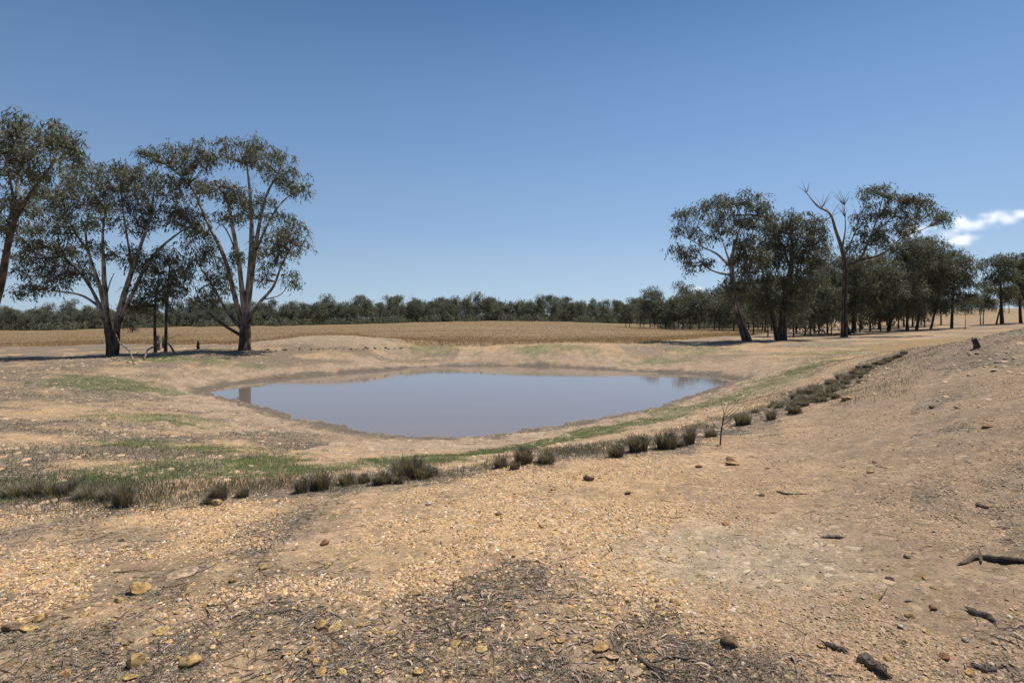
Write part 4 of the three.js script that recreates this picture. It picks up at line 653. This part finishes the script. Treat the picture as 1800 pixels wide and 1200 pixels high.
scatter('earth_crumbs', 'crumbs and clods of dry earth strewn round the pond', rockGeo(91, 1, 0.6, 0.7), pebMat, 26000, () => { const [x, z] = polarPick(7, 48), o = reg(x, z); if (o.side < -0.3 && x < 6) return null; const w = 0.10 + o.mud * 0.8 + o.wild * 0.3 + o.litter * 0.2; if (o.field > 0.3 || rs() > w * (0.1 + 1.6 * sst(0.4, 0.66, fbm(x * 1.1, z * 1.1 + 9, 4)))) return null; const s = (0.010 + Math.pow(rs(), 4) * 0.05) * (0.8 + o.r * 0.018), k = 0.7 + rs() * 0.6, c = o.mud > 0.4 ? [0.19, 0.142, 0.103] : rs() < 0.5 ? [0.40, 0.28, 0.18] : [0.26, 0.185, 0.125]; return { x, z, up: 0, sx: s * (0.9 + rs() * 0.7), sy: s * (0.5 + rs() * 0.5), sz: s, ry: rs() * 6.28, rx: rs() * 0.5, c: c.map((v) => v * k) }; });
// dry gum leaves, curled
function leafGeo(L, w, curl, bend) { const mb = new MB(), n = 6; for (let k = 0; k <= n; k++) { const u = k / n, hw = w * Math.sin(Math.PI * Math.pow(u, 0.8)) + 0.0004, x = (u - 0.5) * L, y = curl * Math.sin(u * Math.PI) + 0.002, zc = bend * (u - 0.5) * (u - 0.5) * 4; mb.p.push(x, y + hw * 0.5, zc - hw, x, y, zc, x, y + hw * 0.45, zc + hw); for (let q = 0; q < 3; q++) mb.c.push(1, 1, 1); if (k) { const a = (k - 1) * 3; for (const o of [0, 1]) mb.i.push(a + o, a + o + 1, a + o + 4, a + o, a + o + 4, a + o + 3); } } return mb.mesh(grassMat).geometry; }
const litterMat = new THREE.MeshStandardMaterial({ vertexColors: true, roughness: 0.75, side: THREE.DoubleSide });
const litterTone = () => { const q = rs(), k = 0.7 + rs() * 0.6; return (q < 0.45 ? [0.22, 0.145, 0.10] : q < 0.7 ? [0.34, 0.26, 0.20] : q < 0.85 ? [0.30, 0.19, 0.15] : [0.13, 0.09, 0.065]).map((v) => v * k); };
const litterPlace = (r0, r1, sc) => () => { const [x, z] = polarPick(r0, r1), o = reg(x, z); const w = 0.02 + o.dark * 0.6 + o.litter * 0.7 + o.under * 0.6 + o.wild * 0.6; if (o.mud > 0.4 || rs() > w * (0.25 + 1.5 * sst(0.35, 0.7, fbm(x * 2.1, z * 2.1, 3)))) return null; const s = sc * (0.5 + rs() * 0.6) * (1 + Math.max(0, o.r - 5) * 0.035); return { x, z, up: 0.001, sx: s, sy: s * (0.5 + rs()), sz: s, rx: gauss(rs) * 0.25, ry: rs() * 6.28, rz: gauss(rs) * 0.2, c: litterTone() }; };
scatter('dry_leaf_litter', 'curled dry gum leaves lying over the dark ground', leafGeo(0.075, 0.0065, 0.003, 0.008), litterMat, 2600, litterPlace(2.0, 26, 0.8));
scatter('curled_leaf_litter', 'curved dead gum leaves lying over the ground', leafGeo(0.10, 0.006, 0.008, 0.014), litterMat, 700, litterPlace(2.0, 20, 0.85));
// twigs and shreds of dead grass
const twigGeo = (() => { const mb = new MB(); mb.tube([V(-0.5, 0, 0), V(-0.1, 0.01, 0.03), V(0.5, 0.0, -0.02)], [0.02, 0.017, 0.011], [1, 1, 1], 5); return mb.mesh(woodMat).geometry; })();
scatter('twig_litter', 'small dark twigs strewn over the ground', twigGeo, woodMat, 8000, () => { const [x, z] = polarPick(2.0, 34), o = reg(x, z); if (o.mud > 0.4 || rs() > 0.07 + o.dark * 0.5 + o.litter * 0.6 + o.wild * 0.45 + o.under * 0.6) return null; const l = (0.02 + Math.pow(rs(), 3) * 0.13) * (1 + o.r * 0.06); return { x, z, up: 0.003, sx: l, sy: l * (0.4 + 0.5 * rs()), sz: l * (0.4 + 0.5 * rs()), rx: 0, ry: rs() * 6.28, rz: gauss(rs) * 0.08, c: mixc([0.06, 0.048, 0.04], [0.25, 0.2, 0.16], rs() * rs()) }; });
const strawGeo = (() => { const mb = new MB(); mb.p.push(-0.5, 0, -0.014, -0.5, 0, 0.014, 0, 0.10, 0.04, 0.5, 0.03, -0.03); for (let k = 0; k < 4; k++) mb.c.push(1, 1, 1); mb.i.push(0, 1, 2, 0, 2, 3); return mb.mesh(grassMat).geometry; })();
scatter('dead_grass_litter', 'matted grey shreds of dead grass on the dark ground', strawGeo, litterMat, 190000, () => { const [x, z] = polarPick(1.9, 34), o = reg(x, z); const w = 0.015 + o.dark * 0.85 + o.litter * 0.55 + o.wild * 0.5 + o.under * 0.5 + o.green * 0.2; if (o.mud > 0.5 || rs() > w * (0.1 + 1.8 * sst(0.36, 0.68, fbm(x * 2.6 + 31, z * 2.6, 4)))) return null; const l = (0.010 + rs() * 0.026) * (1 + o.r * 0.08); const k = 0.6 + rs() * 0.7, q = rs(); const c = (q < 0.4 ? [0.19, 0.15, 0.112] : q < 0.75 ? [0.29, 0.23, 0.17] : q < 0.9 ? [0.13, 0.10, 0.075] : [0.40, 0.35, 0.28]).map((v) => v * k); return { x, z, up: 0.002, sx: l, sy: l * (0.4 + rs() * 1.2), sz: l, rx: gauss(rs) * 0.6, ry: rs() * 6.28, rz: gauss(rs) * 0.25, c }; });
// short living grass
const bladeGeo = (() => { const mb = new MB(); mb.p.push(-0.035, 0, 0, 0.035, 0, 0, 0.05, 0.6, 0.08, 0.12, 1, 0.3); for (let k = 0; k < 4; k++) mb.c.push(1, 1, 1); mb.i.push(0, 1, 2, 0, 2, 3); return mb.mesh(grassMat).geometry; })();
const blade = (x, z, h, c) => ({ x, z, up: -0.004, sx: h * (0.8 + rs() * 0.9), sy: h * (0.6 + rs() * 0.7), sz: h, rx: gauss(rs) * 0.5, ry: rs() * 6.28, rz: gauss(rs) * 0.5, c });
scatter('short_green_grass', 'short green grass along the damp strip and in patches round the pond', bladeGeo, grassMat, 110000, () => { const [x, z] = polarPick(4.5, 45), o = reg(x, z); if (rs() > o.green * 1.1 * (0.3 + sst(0.3, 0.6, fbm(x * 1.5, z * 1.5, 3)))) return null; const k = 0.7 + rs() * 0.6, q = rs(); return blade(x, z, 0.016 + rs() * 0.028 + o.r * 0.001, (q < 0.6 ? [0.20, 0.27, 0.075] : q < 0.85 ? [0.15, 0.20, 0.065] : [0.27, 0.22, 0.11]).map((v) => v * k)); });
scatter('dry_bank_grass', 'thin brownish grass along the line of tussocks', bladeGeo, grassMat, 70000, () => { const [x, z] = polarPick(4, 40), o = reg(x, z); const nearToe = o.side !== undefined ? Math.exp(-Math.pow((o.side - 0.35) / (0.35 + o.r * 0.02), 2)) : 0; const w = nearToe * 0.9 * sst(0.3, 0.6, fbm(x * 1.2 + 5, z * 1.2, 3)) + (x > 6 && o.r > 12 && o.side > -2.5 && o.mud < 0.2 ? 0.35 : 0) + o.wild * 0.22 + o.rightGrass * 0.9; if (o.mud > 0.3 || rs() > w) return null; const k = 0.65 + rs() * 0.7, q = rs(); return blade(x, z, 0.025 + rs() * 0.055, (q < 0.5 ? [0.17, 0.14, 0.075] : q < 0.8 ? [0.13, 0.135, 0.06] : [0.30, 0.23, 0.13]).map((v) => v * k)); });
// cut straw standing in the field
const tuftGeo = (() => { const mb = new MB(), r = rng(8); for (let k = 0; k < 7; k++) { const a = r() * 6.28, q = r() * 0.35, x = Math.cos(a) * q, z = Math.sin(a) * q, b = mb.n; mb.p.push(x - 0.05, 0, z, x + 0.05, 0, z, x + gauss(r) * 0.4, 0.7 + r() * 0.4, z + gauss(r) * 0.4); for (let j = 0; j < 3; j++) mb.c.push(1, 1, 1); mb.i.push(b, b + 1, b + 2); } return mb.mesh(grassMat).geometry; })();
scatter('field_stubble', 'cut straw stubble standing in the harvested field', tuftGeo, grassMat, 95000, () => { const rr = 40 * Math.pow(190 / 40, rs()), t = -0.95 + rs() * 1.45, z = -rr, x0 = t * rr; const row = Math.round((x0 * 0.25 - z) / 0.55) * 0.55, zz = -(row - x0 * 0.25) + gauss(rs) * 0.09, o = reg(x0, zz); if (rs() > o.field * (0.4 + 0.9 * sst(0.35, 0.6, fbm(x0 * 0.1, zz * 0.3, 3)))) return null; const h = 0.06 + rs() * 0.08, k = 0.9 + rs() * 0.5, q = rs(); return { x: x0, z: zz, sx: h * (1 + rr * 0.006), sy: h, sz: h * (1 + rr * 0.006), ry: rs() * 6.28, c: (q < 0.6 ? [0.43, 0.295, 0.14] : q < 0.85 ? [0.35, 0.225, 0.10] : [0.52, 0.39, 0.22]).map((v) => v * k) }; });
scatter('uncut_headland_straw', 'rough uncut straw standing along the near edge of the field', tuftGeo, grassMat, 13000, () => { const t = -0.9 + rs() * 1.35, D = fieldD(t) + rs() * 15 - 0.5, x = t * D, z = -D, o = reg(x, z); if (rs() > o.field * (0.15 + 1.2 * sst(0.38, 0.6, fbm(x * 0.2, z * 0.35, 3)))) return null; const h = 0.09 + rs() * 0.15, k = 0.9 + rs() * 0.5, q = rs(); return { x, z, sx: h * 0.9, sy: h, sz: h * 0.9, ry: rs() * 6.28, c: (q < 0.6 ? [0.38, 0.25, 0.115] : [0.30, 0.185, 0.08]).map((v) => v * k) }; });

renderer.render(scene, camera);
